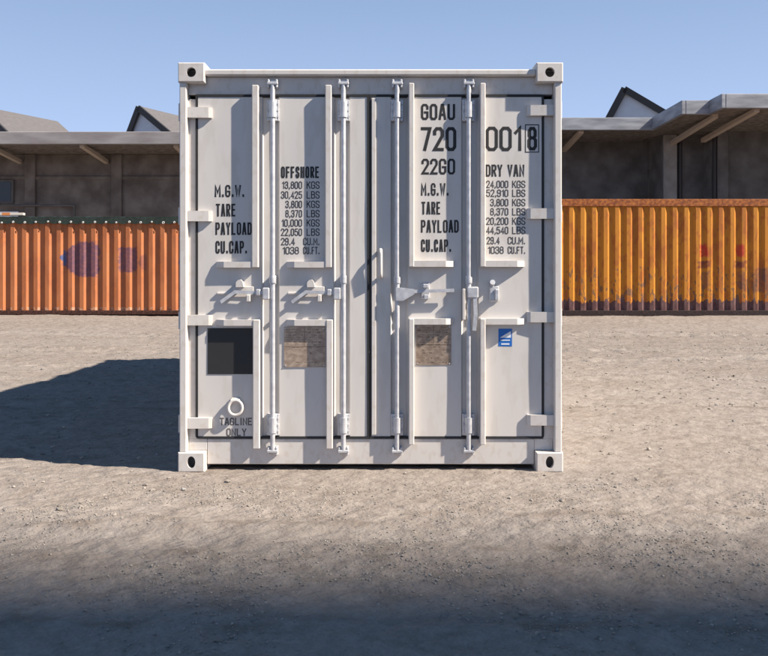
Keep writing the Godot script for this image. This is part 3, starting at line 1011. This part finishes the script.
	var ez := DZ + 0.0024
	em.flat(Vector3(fx(499.6), fy(337.6), ez), Vector3(fx(510.6), fy(337.6), ez), Vector3(fx(510.6), fy(331.0), ez), Vector3(0, 0, 1))
	em.quad(Vector3(fx(501.0), fy(344.6), ez), Vector3(fx(509.2), fy(344.6), ez), Vector3(fx(509.2), fy(343.2), ez), Vector3(fx(501.0), fy(343.2), ez), Vector3(0, 0, 1))
	em.quad(Vector3(fx(500.4), fy(340.6), ez), Vector3(fx(509.8), fy(340.6), ez), Vector3(fx(509.8), fy(339.6), ez), Vector3(fx(500.4), fy(339.6), ez), Vector3(0, 0, 1))
	part("emblem", em, M.sticker_white, st)
	# tag line ring
	var rg := MB.new()
	rg.box(Vector3(fx(231.5), fy(403.5), DZ - 0.003), Vector3(fx(240.5), fy(397.5), DZ + 0.012), 0.004)
	rg.tube([Vector3(fx(231.5), fy(400.3), DZ + 0.016), Vector3(fx(240.5), fy(400.3), DZ + 0.016)], 0.011, 10)
	part("ring_lug", rg, M.frame, left)
	var ring := MB.new()
	var rp: Array = []
	for i in 24:
		var t := TAU * i / 24.0
		rp.append(Vector3(fx(236.2) + cos(t) * 0.044, fy(407.0) + sin(t) * 0.046, DZ + 0.02 - (sin(t) - 1.0) * 0.006))
	ring.tube(rp, 0.010, 10, false, true)
	part("lashing_ring", ring, M.frame, left)
	# lettering
	lettering(left, "M.G.W.", 214.8, 244.7, 185.0, 197.2, 0.0112, M.ink)
	lettering(left, "TARE", 216.0, 235.8, 203.8, 216.6, 0.0112, M.ink)
	lettering(left, "PAYLOAD", 215.6, 252.0, 222.4, 235.0, 0.0112, M.ink)
	lettering(left, "CU.CAP.", 215.6, 247.4, 241.0, 253.6, 0.0112, M.ink)
	lettering(left, "OFFSHORE", 281.0, 319.2, 166.6, 178.2, 0.0112, M.ink)
	lettering(left, "TAGLINE", 219.8, 252.4, 417.6, 425.2, 0.008, M.ink_faded)
	lettering(left, "ONLY", 226.5, 246.6, 428.2, 436.0, 0.008, M.ink_faded)
	var rows_l := [["13,800", "KGS", 185.2, 282.0], ["30,425", "LBS", 195.0, 281.0], ["3,800", "KGS", 204.4, 285.5], ["8,370", "LBS", 213.7, 285.5], ["10,000", "KGS", 223.0, 281.5], ["22,050", "LBS", 232.2, 281.0], ["29.4", "CU.M.", 241.6, 281.0], ["1038", "CU.FT.", 250.6, 282.5]]
	for r in rows_l:
		var last: float = 302.2 if r[0].length() > 4 else (295.0 if r[0] == "29.4" else 299.0)
		lettering(left, r[0], r[3], last, r[2] - 3.7, r[2] + 3.7, 0.0060, M.ink_small)
		lettering(left, r[1], 306.6 if r[1].length() == 3 else 303.2, 319.6, r[2] - 3.7, r[2] + 3.7, 0.0060, M.ink_small)
	lettering(right, "GOAU", 420.8, 455.0, 104.0, 120.2, 0.0150, M.ink)
	lettering(right, "720", 420.6, 456.2, 127.2, 151.2, 0.0205, M.ink)
	lettering(right, "22G0", 421.4, 455.0, 158.8, 174.6, 0.0140, M.ink)
	lettering(right, "M.G.W.", 420.8, 448.8, 183.2, 195.8, 0.0112, M.ink)
	lettering(right, "TARE", 421.2, 440.4, 201.8, 214.6, 0.0112, M.ink)
	lettering(right, "PAYLOAD", 420.8, 458.6, 220.0, 232.8, 0.0112, M.ink)
	lettering(right, "CU.CAP.", 420.8, 451.2, 239.4, 252.0, 0.0112, M.ink)
	lettering(right, "001", 485.4, 521.4, 126.8, 151.2, 0.0205, M.ink)
	lettering(right, "8", 527.2, 536.8, 127.0, 150.6, 0.0205, M.ink)
	var bx := MB.new()
	ribbon(bx, PackedVector2Array([Vector2(fx(525.2), fy(152.2)), Vector2(fx(538.4), fy(152.2)), Vector2(fx(538.4), fy(125.0)), Vector2(fx(525.2), fy(125.0)), Vector2(fx(525.2), fy(152.2))]), 0.006, 0.0008)
	part("lettering", bx, M.ink, right)
	lettering(right, "DRY VAN", 485.4, 524.2, 164.6, 176.8, 0.0112, M.ink)
	var rows_r := [["24,000", "KGS", 184.4, 486.0], ["52,910", "LBS", 193.2, 486.0], ["3,800", "KGS", 202.6, 490.0], ["8,370", "LBS", 211.8, 490.0], ["20,200", "KGS", 221.2, 486.0], ["44,540", "LBS", 230.4, 486.0], ["29.4", "CU.M.", 240.6, 486.5], ["1038", "CU.FT.", 250.2, 487.5]]
	for r in rows_r:
		var last: float = 508.2 if r[0].length() > 4 else (499.5 if r[0] == "29.4" else 503.5)
		lettering(right, r[0], r[3], last, r[2] - 3.7, r[2] + 3.7, 0.0060, M.ink_small)
		lettering(right, r[1], 512.0 if r[1].length() == 3 else 507.5, 525.2, r[2] - 3.7, r[2] + 3.7, 0.0060, M.ink_small)

# ---------------------------------------------------------------- the orange containers behind
func wall_paint(seed_: int, rusty: bool) -> Image:
	# what the long wall's paint shows: worn print, scrapes and rust, 12.2 m by 2.3 m
	var w := 1280
	var h := 260
	var im := Image.create(w, h, false, Image.FORMAT_RGBA8)
	var f := FastNoiseLite.new()
	f.seed = seed_; f.frequency = 0.02; f.fractal_octaves = 4
	var e := FastNoiseLite.new()
	e.seed = seed_ + 1; e.frequency = 0.07; e.fractal_octaves = 3
	for y in h:
		var up := 1.0 - float(y) / h
		for x in w:
			var a := f.get_noise_2d(x, y * 0.35)
			var b := e.get_noise_2d(x, y * 0.45)
			var c: Color
			if rusty:
				c = Color(0.47, 0.178, 0.009).lerp(Color(0.385, 0.132, 0.008), smoothstep(-0.2, 0.4, a))
				# flaked to the metal low down, with a few nicks above
				var flake := smoothstep(0.20, 0.30, b + a * 0.3 + (0.20 - up) * 0.9 * float(up < 0.42) - 0.5 * float(up >= 0.42))
				c = c.lerp(Color(0.10, 0.06, 0.048), flake * 0.7)
				c = c.lerp(Color(0.30, 0.07, 0.012), smoothstep(0.12, 0.4, -b + a * 0.5) * 0.5)
				# dark red primer along the foot, its edge chipped
				if up < 0.095 + 0.06 * b:
					c = Color(0.075, 0.028, 0.030).lerp(Color(0.13, 0.066, 0.066), clampf(0.4 + a + b, 0.0, 1.0))
			else:
				c = Color(0.41, 0.140, 0.050).lerp(Color(0.34, 0.108, 0.038), smoothstep(-0.3, 0.4, a))
				c = c.lerp(Color(0.44, 0.13, 0.03), smoothstep(0.25, 0.4, b) * 0.6)
				# chipped pale patches right at the foot
				if up < 0.035 and b + 0.3 * a > 0.05:
					c = c.lerp(Color(0.55, 0.42, 0.33), 0.4)
			im.set_pixel(x, y, c.linear_to_srgb())
	return im

func mark(im: Image, x0: float, x1: float, y0: float, y1: float, point: float, c: Color, strength: float, ln: float, ht: float, soft := 0.2) -> void:
	# a faded painted patch, in metres along the wall and above its foot; point = how much its left end tapers
	var w := im.get_width()
	var h := im.get_height()
	var f := FastNoiseLite.new()
	f.seed = 77; f.frequency = 0.05; f.fractal_octaves = 3
	var cx := (x0 + x1) * 0.5
	for py in range(int((1.0 - y1 / ht) * h), int((1.0 - y0 / ht) * h)):
		var t := absf((py + 0.5 - (1.0 - (y0 + y1) * 0.5 / ht) * h) / ((y1 - y0) * 0.5 / ht * h))
		for px in range(int(x0 / ln * w), int(x1 / ln * w)):
			var x := (px + 0.5) / w * ln
			var rag := f.get_noise_2d(px * 1.5, py * 1.5)
			# distance inside the outline, as a share of the half size
			var side := (x - x0 - point * t * t) / (x1 - cx) if x < cx else (x1 - x - 0.16 * (x1 - cx) * t * t * t) / (x1 - cx)
			var inside := minf(side, (1.0 - t) * 1.4)
			var k := clampf(strength + rag * 0.2, 0.0, 1.0) * smoothstep(0.0, soft, inside + rag * soft * 0.7)
			var o := im.get_pixel(px, py).srgb_to_linear()
			im.set_pixel(px, py, o.lerp(c, k).linear_to_srgb())

func yard_box(label: String, at: Vector3, L: float, H: float, tex: Texture2D, rail_top: Material, rail_foot: Material, body: Material, foot_h: float, top_h: float, with_roof: bool) -> Node3D:
	# at = front left foot corner; the long side faces +z
	var root := thing("shipping_container", label, "container", at)
	var D := 2.438
	var wm := StandardMaterial3D.new()
	wm.albedo_texture = tex
	wm.roughness = 0.68
	var wall_h := H - foot_h - top_h
	var wl := corrugated(L - 0.24, wall_h, 0.2835, 0.045, 1, 0.34)
	var a := part("side_wall", wl, wm, root)
	a.position = Vector3(0.12, foot_h, -0.018)
	var b := part("side_wall", wl.mesh(), body, root)
	b.position = Vector3(L - 0.12, foot_h, -D + 0.018)
	b.rotation.y = PI
	var el := corrugated(D - 0.24, wall_h, 0.25, 0.04)
	for s in [0.0, 1.0]:
		var c := part("end_wall", el.mesh(), body, root)
		c.position = Vector3(0.018 if s == 0.0 else L - 0.018, foot_h, -D + 0.12 if s == 0.0 else -0.12)
		c.rotation.y = -PI / 2 if s == 0.0 else PI / 2
	for z in [0.0, -D]:
		var zz: float = z - 0.035 if z == 0.0 else z + 0.035
		var t := MB.new()
		t.box(Vector3(0.17, H - top_h, zz - 0.03), Vector3(L - 0.17, H - 0.012, zz + 0.03), 0.008)
		part("top_rail", t, rail_top, root)
		var f := MB.new()
		f.box(Vector3(0.17, 0.035, zz - 0.03), Vector3(L - 0.17, foot_h - 0.001, zz + 0.03), 0.008)
		part("bottom_rail", f, rail_foot, root)
		for x in [0.0, L]:
			var p := MB.new()
			var s := 1.0 if x == 0.0 else -1.0
			p.box(Vector3(minf(x + s * 0.008, x + s * 0.13), 0.118, zz - 0.03), Vector3(maxf(x + s * 0.008, x + s * 0.13), H - 0.118, zz + 0.03), 0.008)
			part("corner_post", p, body, root)
			for y in [0.0, H - 0.118]:
				var c := MB.new()
				var zo: float = z
				c.box(Vector3(minf(x, x + s * 0.165), y, minf(zo, zo - signf(z + 1.0) * 0.178)), Vector3(maxf(x, x + s * 0.165), y + 0.118, maxf(zo, zo - signf(z + 1.0) * 0.178)), 0.006)
				part("corner_casting", c, rail_top, root)
	for x in [0.035, L - 0.035]:
		for y in [0.04, H - 0.1]:
			var r := MB.new()
			r.box(Vector3(x - 0.03, y, -D + 0.18), Vector3(x + 0.03, y + 0.08, -0.18), 0.006)
			part("end_rail", r, rail_foot if y < 1.0 else rail_top, root)
	var fl := MB.new()
	fl.box(Vector3(0.07, 0.09, -D + 0.07), Vector3(L - 0.07, 0.14, -0.07), 0.0)
	part("floor", fl, M.plywood, root)
	if with_roof:
		var r := MB.new()
		r.box(Vector3(0.1, H - 0.05, -D + 0.066), Vector3(L - 0.1, H - 0.022, -0.066), 0.004)
		part("roof", r, body, root)
	return root

func build_yard_boxes() -> void:
	var z := -14.5
	# left: open topped, under a green sheet
	var t1 := wall_paint(201, false)
	var L := 12.192
	var wl := L - 0.24
	var x1 := -15.0
	# two faded patches of old lettering, the first with a pointed end
	var h1 := 2.42 - 0.14 - 0.10
	var place := func(u: float) -> float: return (u - 384.0) / 40.5 + 0.085 - x1 - 0.12
	mark(t1, place.call(59.5), place.call(101.0), 0.80, 1.72, 0.5, Color(0.085, 0.04, 0.085), 0.8, wl, h1)
	mark(t1, place.call(59.5), place.call(66.0), 1.10, 1.50, 0.35, Color(0.03, 0.08, 0.22), 0.75, wl, h1)
	mark(t1, place.call(117.5), place.call(138.0), 0.92, 1.58, 0.0, Color(0.085, 0.04, 0.085), 0.7, wl, h1)
	mark(t1, place.call(138.0), place.call(146.5), 0.98, 1.40, 0.12, Color(0.11, 0.035, 0.055), 0.45, wl, h1)
	mark(t1, place.call(177.0), place.call(190.0), 1.05, 1.35, 0.1, Color(0.03, 0.05, 0.16), 0.7, wl, h1)
	var left := yard_box("long rust orange container under a green sheet, left of the white one", Vector3(x1, 0.18, z), L, 2.42, ImageTexture.create_from_image(t1), M.salmon, M.rust_rail, M.salmon, 0.14, 0.10, false)
	# the green sheet: bowed top, scalloped skirt
	var sh := MB.new()
	var k := 42
	var p := wl / k
	var wob := FastNoiseLite.new()
	wob.seed = 9; wob.frequency = 0.6
	var yt := func(x: float, zz: float) -> float:
		return 2.445 + 0.05 * sin(PI * clampf(-zz / 2.438, 0.0, 1.0)) + 0.018 * wob.get_noise_2d(x * 1.5, zz * 2.0) + 0.012 * absf(sin(PI * (x - 0.12) / p))
	var nx := k * 4
	for i in nx:
		var xa := -0.01 + (L + 0.02) * i / nx
		var xb := -0.01 + (L + 0.02) * (i + 1) / nx
		for j in 8:
			var za := 0.014 - 2.466 * j / 8.0
			var zb := 0.014 - 2.466 * (j + 1) / 8.0
			sh.quad(Vector3(xa, yt.call(xa, za), za), Vector3(xb, yt.call(xb, za), za), Vector3(xb, yt.call(xb, zb), zb), Vector3(xa, yt.call(xa, zb), zb), Vector3(0, 1, 0))
		for sd in [[0.014, 1.0], [-2.452, -1.0]]:
			var d0 := 0.15 + 0.03 * absf(cos(PI * (xa - 0.12) / p)) + 0.012 * wob.get_noise_2d(xa * 2.0, 4.0)
			var d1 := 0.15 + 0.03 * absf(cos(PI * (xb - 0.12) / p)) + 0.012 * wob.get_noise_2d(xb * 2.0, 4.0)
			var o0: float = sd[0] + sd[1] * (0.006 + 0.012 * sin(xa * 9.0))
			var o1: float = sd[0] + sd[1] * (0.006 + 0.012 * sin(xb * 9.0))
			var ta: float = yt.call(xa, sd[0])
			var tb: float = yt.call(xb, sd[0])
			sh.quad(Vector3(xa, ta, sd[0]), Vector3(xb, tb, sd[0]), Vector3(xb, tb - d1, o1), Vector3(xa, ta - d0, o0), Vector3(0, 0, sd[1]))
	var sheet := part("sheet", sh, M.tarp, left)
	sheet.set_meta("label", "dark green cover sheet with pale eyelets along its hem")
	for i in k:
		var ex := 0.12 + p * (i + 0.5) + 0.05 * wob.get_noise_1d(i * 7.0)
		var er := 0.019 + 0.012 * wob.get_noise_1d(i * 11.0 + 50.0)
		var eb := MB.new()
		var pts: Array = []
		for q in 8:
			var t := TAU * q / 8.0
			pts.append(Vector3(ex + cos(t) * er, 2.318 + 0.03 * wob.get_noise_1d(i * 3.0) + sin(t) * er, 0.04))
		eb.tube(pts, 0.010, 6, false, true)
		part("eyelet", eb, M.eyelet, sheet)
	# a pale batten lying on the sheet
	var pl := thing("batten", "pale timber batten lying on the green cover sheet", "timber", Vector3(-10.6, 2.666, z - 0.06))
	var bt := MB.new()
	bt.box(Vector3(-1.4, 0.0, -0.06), Vector3(1.78, 0.065, 0.04), 0.008)
	part("plank", bt, M.pale_wood, pl)
	var bn := MB.new()
	bn.box(Vector3(1.25, -0.001, -0.062), Vector3(1.45, 0.067, 0.042), 0.004)
	part("band", bn, M.orange_tag, pl)
	# right: high, closed, with a rusted foot
	var t2 := wall_paint(301, true)
	var x2 := 3.35
	var h2 := 2.93 - 0.17 - 0.19
	for u in [704.5, 741.0]:
		var cx: float = (u - 384.0) / 40.5 + 0.085 - x2 - 0.12
		mark(t2, cx - 0.14, cx + 0.15, 1.28, 1.66, 0.0, Color(0.42, 0.02, 0.012), 0.85, wl, h2, 0.7)
		mark(t2, cx - 0.2, cx + 0.2, 1.02, 1.24, 0.0, Color(0.14, 0.02, 0.02), 0.75, wl, h2, 0.7)
		mark(t2, cx - 0.12, cx + 0.16, 0.45, 1.02, 0.1, Color(0.13, 0.05, 0.04), 0.6, wl, h2, 0.7)
	mark(t2, 9.2 - x2 - 0.3, 10.2 - x2, 0.4, 1.1, 0.2, Color(0.13, 0.05, 0.04), 0.6, wl, h2, 0.5)
	yard_box("long high orange container with rusted foot, right of the white one", Vector3(x2, 0.15, z), L, 2.93, ImageTexture.create_from_image(t2), M.orange, M.maroon_rail, M.orange, 0.17, 0.19, true)

# ---------------------------------------------------------------- warehouses
func gable(parent: Node, at: Vector3, turn: float, k: float) -> void:
	# saw-tooth roof light: steep on the left, shallow on the right, ridge running back
	var n3 := part("roof_light", gable_face(k), M.gable, parent)
	n3.position = at
	n3.rotation.y = turn
	var r := MB.new()
	var apex := Vector2(0, 3.0 * k)
	var lf := Vector2(-1.75 * k, -0.2 * k)
	var rf := Vector2(4.5 * k, -0.2 * k)
	var back := -5.0 * k
	var th := 0.14 * k
	for e in [[lf, apex], [apex, rf]]:
		var d: Vector2 = (e[1] - e[0]).normalized()
		var q := Vector2(-d.y, d.x) * th
		r.prism([e[0], e[1], e[1] + q, e[0] + q], 2, back, 0.10 * k)
	part("roof_sheet", r, M.roof, n3)
	var t := MB.new()
	for e in [[lf, apex], [apex, rf]]:
		var d: Vector2 = (e[1] - e[0]).normalized()
		var q := Vector2(-d.y, d.x)
		t.prism([e[0] - q * 0.16 * k, e[1] - q * 0.16 * k + d * 0.06 * k, e[1] + q * (th + 0.03 * k) + d * 0.06 * k, e[0] + q * (th + 0.03 * k)], 2, 0.101 * k, 0.24 * k)
	part("barge_board", t, M.trim_dark, n3)

func gable_face(k: float) -> MB:
	var mb := MB.new()
	mb.prism([Vector2(-1.75, -0.2) * k, Vector2(4.5, -0.2) * k, Vector2(0, 3.0) * k], 2, -4.9 * k, 0.0)
	return mb

func canopy_beam(parent: Node, x: float, y: float, zf: float, zb: float, drop: float) -> void:
	var b := MB.new()
	b.prism([Vector2(y, zf), Vector2(y - 0.14, zf), Vector2(y - drop - 0.16, zb), Vector2(y - drop, zb)], 0, x - 0.09, x + 0.09)
	part("canopy_beam", b, M.beam, parent)

func build_warehouses() -> void:
	var gy := 0.17
	# --- left: one long shed with a deep canopy
	var a := thing("warehouse", "long brown concrete warehouse with grey canopy, behind the green-sheeted container", "building", Vector3(0, gy, 0))
	var wl := MB.new()
	wl.box(Vector3(-34.0, 0.0, -48.0), Vector3(-0.5, 6.0, -28.0), 0.0)
	part("wall", wl, M.concrete, a)
	var base_y := 6.02
	var cn := MB.new()
	cn.box(Vector3(-34.3, base_y, -48.2), Vector3(-0.2, base_y + 0.10, -25.2), 0.0)
	part("roof", cn, M.soffit, a)
	var fs := MB.new()
	fs.box(Vector3(-34.3, base_y - 0.06, -25.2), Vector3(-0.2, base_y + 0.42, -25.05), 0.02)
	part("fascia", fs, M.fascia, a)
	for x in [-32.0, -28.4, -24.8, -21.2, -17.6, -14.0, -10.4, -6.8, -3.2]:
		canopy_beam(a, x - 1.1, base_y - 0.002, -25.3, -27.99, 0.24)
		var pi := MB.new()
		pi.box(Vector3(x - 0.87, 0.0, -28.0 + 0.002), Vector3(x - 0.43, base_y - 0.004, -27.86), 0.02)
		part("pilaster", pi, M.concrete, a)
	for yy in [1.2, 4.95]:
		var cr := MB.new()
		cr.box(Vector3(-34.0, yy, -28.0 + 0.002), Vector3(-0.5, yy + 0.14, -27.94), 0.01)
		part("string_course", cr, M.concrete, a)
	# window and white board near the left edge of the picture
	var wn := MB.new()
	wn.box(Vector3(-17.0, 3.95, -27.995), Vector3(-15.35, 5.0 - 0.06, -27.90), 0.01)
	var wo := part("window", wn, M.concrete_grey, a)
	var gp := MB.new()
	gp.box(Vector3(-16.9, 4.05, -27.93), Vector3(-15.45, 4.84, -27.885), 0.0)
	part("pane", gp, M.glass_dark, wo)
	var pb := MB.new()
	pb.tube([Vector3(-18.0, 4.02 - 0.16, -27.76), Vector3(-12.75, 4.02 - 0.16, -27.76)], 0.045, 10)
	pb.tube([Vector3(-12.75, 4.02 - 0.16, -27.76), Vector3(-12.75, 0.1, -27.76)], 0.045, 10)
	part("pipe", pb, M.concrete_grey, a)
	var bd := thing("notice_board", "white board on the warehouse wall at the left edge", "board", Vector3(-16.0, gy + 2.9, -27.95))
	var bm := MB.new()
	bm.box(Vector3(-1.0, 0.0, 0.0), Vector3(0.85, 0.72, 0.04), 0.005)
	part("panel", bm, M.sticker_white, bd)
	for x in [-25.3, -18.2, -11.0, -3.9]:
		gable(a, Vector3(x, base_y + 0.12, -31.0), -0.5, 0.80)
	# --- right: three steps, each standing further forward
	var b := thing("warehouse", "grey concrete warehouse with stepped zinc canopy, behind the high orange container", "building", Vector3(0, gy, 0))
	var by := 6.52
	# walls: left edge, right edge, face; canopies: left edge, right edge, front
	var walls := [[0.4, 11.1, -28.0], [11.1, 12.72, -26.3], [12.72, 32.0, -25.5]]
	var tops := [[0.1, 10.34, -25.0], [10.34, 11.27, -22.0], [11.27, 32.3, -21.0]]
	for i in 3:
		var s: Array = walls[i]
		var w := MB.new()
		w.box(Vector3(s[0], 0.0, -46.0 - 0.01 * i), Vector3(s[1] - 0.002, by - 0.002, s[2]), 0.0)
		part("wall", w, M.concrete_grey, b)
		var c: Array = tops[i]
		var r := MB.new()
		r.box(Vector3(c[0], by, -46.2), Vector3(c[1] - 0.004, by + 0.10, c[2]), 0.0)
		part("roof", r, M.soffit, b)
		var f := MB.new()
		f.box(Vector3(c[0], by - 0.06, c[2]), Vector3(c[1] - 0.004, by + 0.42, c[2] + 0.14), 0.02)
		# the return of the fascia along the exposed side of a forward step
		if i > 0:
			f.box(Vector3(c[0] - 0.14, by - 0.06, tops[i - 1][2] + 0.142), Vector3(c[0] - 0.001, by + 0.42, c[2] + 0.14), 0.02)
		part("fascia", f, M.fascia_zinc, b)
	for q in [[2.2, 0, 0], [7.6, 0, 0], [11.45, 1, 1], [12.4, 2, 2], [15.6, 2, 2], [19.0, 2, 2]]:
		canopy_beam(b, q[0], by - 0.002, tops[q[1]][2] - 0.1, walls[q[2]][2] + 0.01, 0.26)
	for q in [[4.6, 0, 0.5], [11.38, 1, 0.52], [13.1, 2, 0.42], [16.4, 2, 0.4], [20.0, 2, 0.4]]:
		var s: Array = walls[q[1]]
		var pi := MB.new()
		pi.box(Vector3(q[0] - q[2] * 0.5, 0.0, s[2] + 0.002), Vector3(q[0] + q[2] * 0.5, by - 0.004, s[2] + 0.16), 0.02)
		part("pilaster", pi, M.concrete_pale if q[1] == 1 else M.concrete_grey, b)
	for q in [[11.78, -26.3], [12.8, -25.5]]:
		var dn := MB.new()
		dn.tube([Vector3(q[0], 0.05, q[1] + 0.1), Vector3(q[0], by - 0.02, q[1] + 0.1)], 0.07, 10)
		part("downpipe", dn, M.trim_dark, b)
	for x in [10.75, 3.2]:
		gable(b, Vector3(x, by + 0.12, -30.0), -0.45, 0.84)

# Unseen block added to the right and behind the camera to darken the foreground.
func build_shading_block() -> void:
	var o := thing("added_shade_block", "unseen tall block added behind the camera to cast shade over the foreground", "building", Vector3(0, 0, 0))
	var w := MB.new()
	w.box(Vector3(57.0, -0.1, SHADE_Z), Vector3(79.0, 62.0, SHADE_Z + 16.0), 0.0)
	part("wall", w, M.shade_block, o)
	var r := MB.new()
	r.box(Vector3(56.8, 62.002, SHADE_Z - 0.2), Vector3(79.2, 62.4, SHADE_Z + 16.2), 0.05)
	part("roof", r, M.concrete_pale, o)
	for fl in 15:
		for k in 6:
			var g := MB.new()
			g.box(Vector3(58.6 + k * 3.4, 2.0 + fl * 4.0, SHADE_Z - 0.03), Vector3(60.6 + k * 3.4, 3.9 + fl * 4.0, SHADE_Z + 0.05), 0.0)
			part("window", g, M.glass_dark, o)  # invented windows on the added block

const SHADE_Z := 22.0

func _ready() -> void:
	# ---------------- camera
	var cam := Camera3D.new()
	cam.name = "camera"
	cam.projection = Camera3D.PROJECTION_FRUSTUM
	cam.near = 0.1
	cam.far = 900.0
	cam.size = 656.0 / 790.0 * 0.1
	cam.frustum_offset = Vector2(0.0, -56.0 / 790.0 * 0.1)
	cam.position = Vector3(0.085, 1.267, 5.0)
	add_child(cam)
	cam.current = true
	# ---------------- sky
	var env := Environment.new()
	env.background_mode = Environment.BG_SKY
	var sm := ProceduralSkyMaterial.new()
	sm.sky_top_color = lin(0.016, 0.064, 0.140)
	sm.sky_horizon_color = lin(0.310, 0.395, 0.575)
	sm.sky_curve = 0.30
	sm.ground_bottom_color = Color(0.36, 0.32, 0.28)
	sm.ground_horizon_color = Color(0.55, 0.52, 0.5)
	sm.sun_angle_max = 2.0
	sm.energy_multiplier = 1.0
	var sky := Sky.new()
	sky.sky_material = sm
	env.sky = sky
	env.tonemap_mode = Environment.TONE_MAPPER_LINEAR
	env.tonemap_exposure = 2.1
	env.sdfgi_enabled = true
	env.ssao_enabled = true
	env.ssil_enabled = true
	var we := WorldEnvironment.new()
	we.name = "world_environment"
	we.environment = env
	add_child(we)
	# ---------------- sun: from the right, slightly in front of the doors
	var sun := DirectionalLight3D.new()
	sun.name = "sun"
	sun.light_energy = 1.6
	sun.light_color = Color(1.0, 0.955, 0.89)
	sun.light_angular_distance = 0.8
	sun.shadow_enabled = true
	add_child(sun)
	sun.look_at_from_position(Vector3(10.0, 9.2, 3.0), Vector3.ZERO, Vector3.UP)

	n_dent.seed = 5
	n_dent.frequency = 2.2
	n_dent.fractal_octaves = 2
	setup_noise()
	make_materials()
	build_ground()
	build_warehouses()
	build_shading_block()
	build_container()
	build_yard_boxes()
	build_gravel()
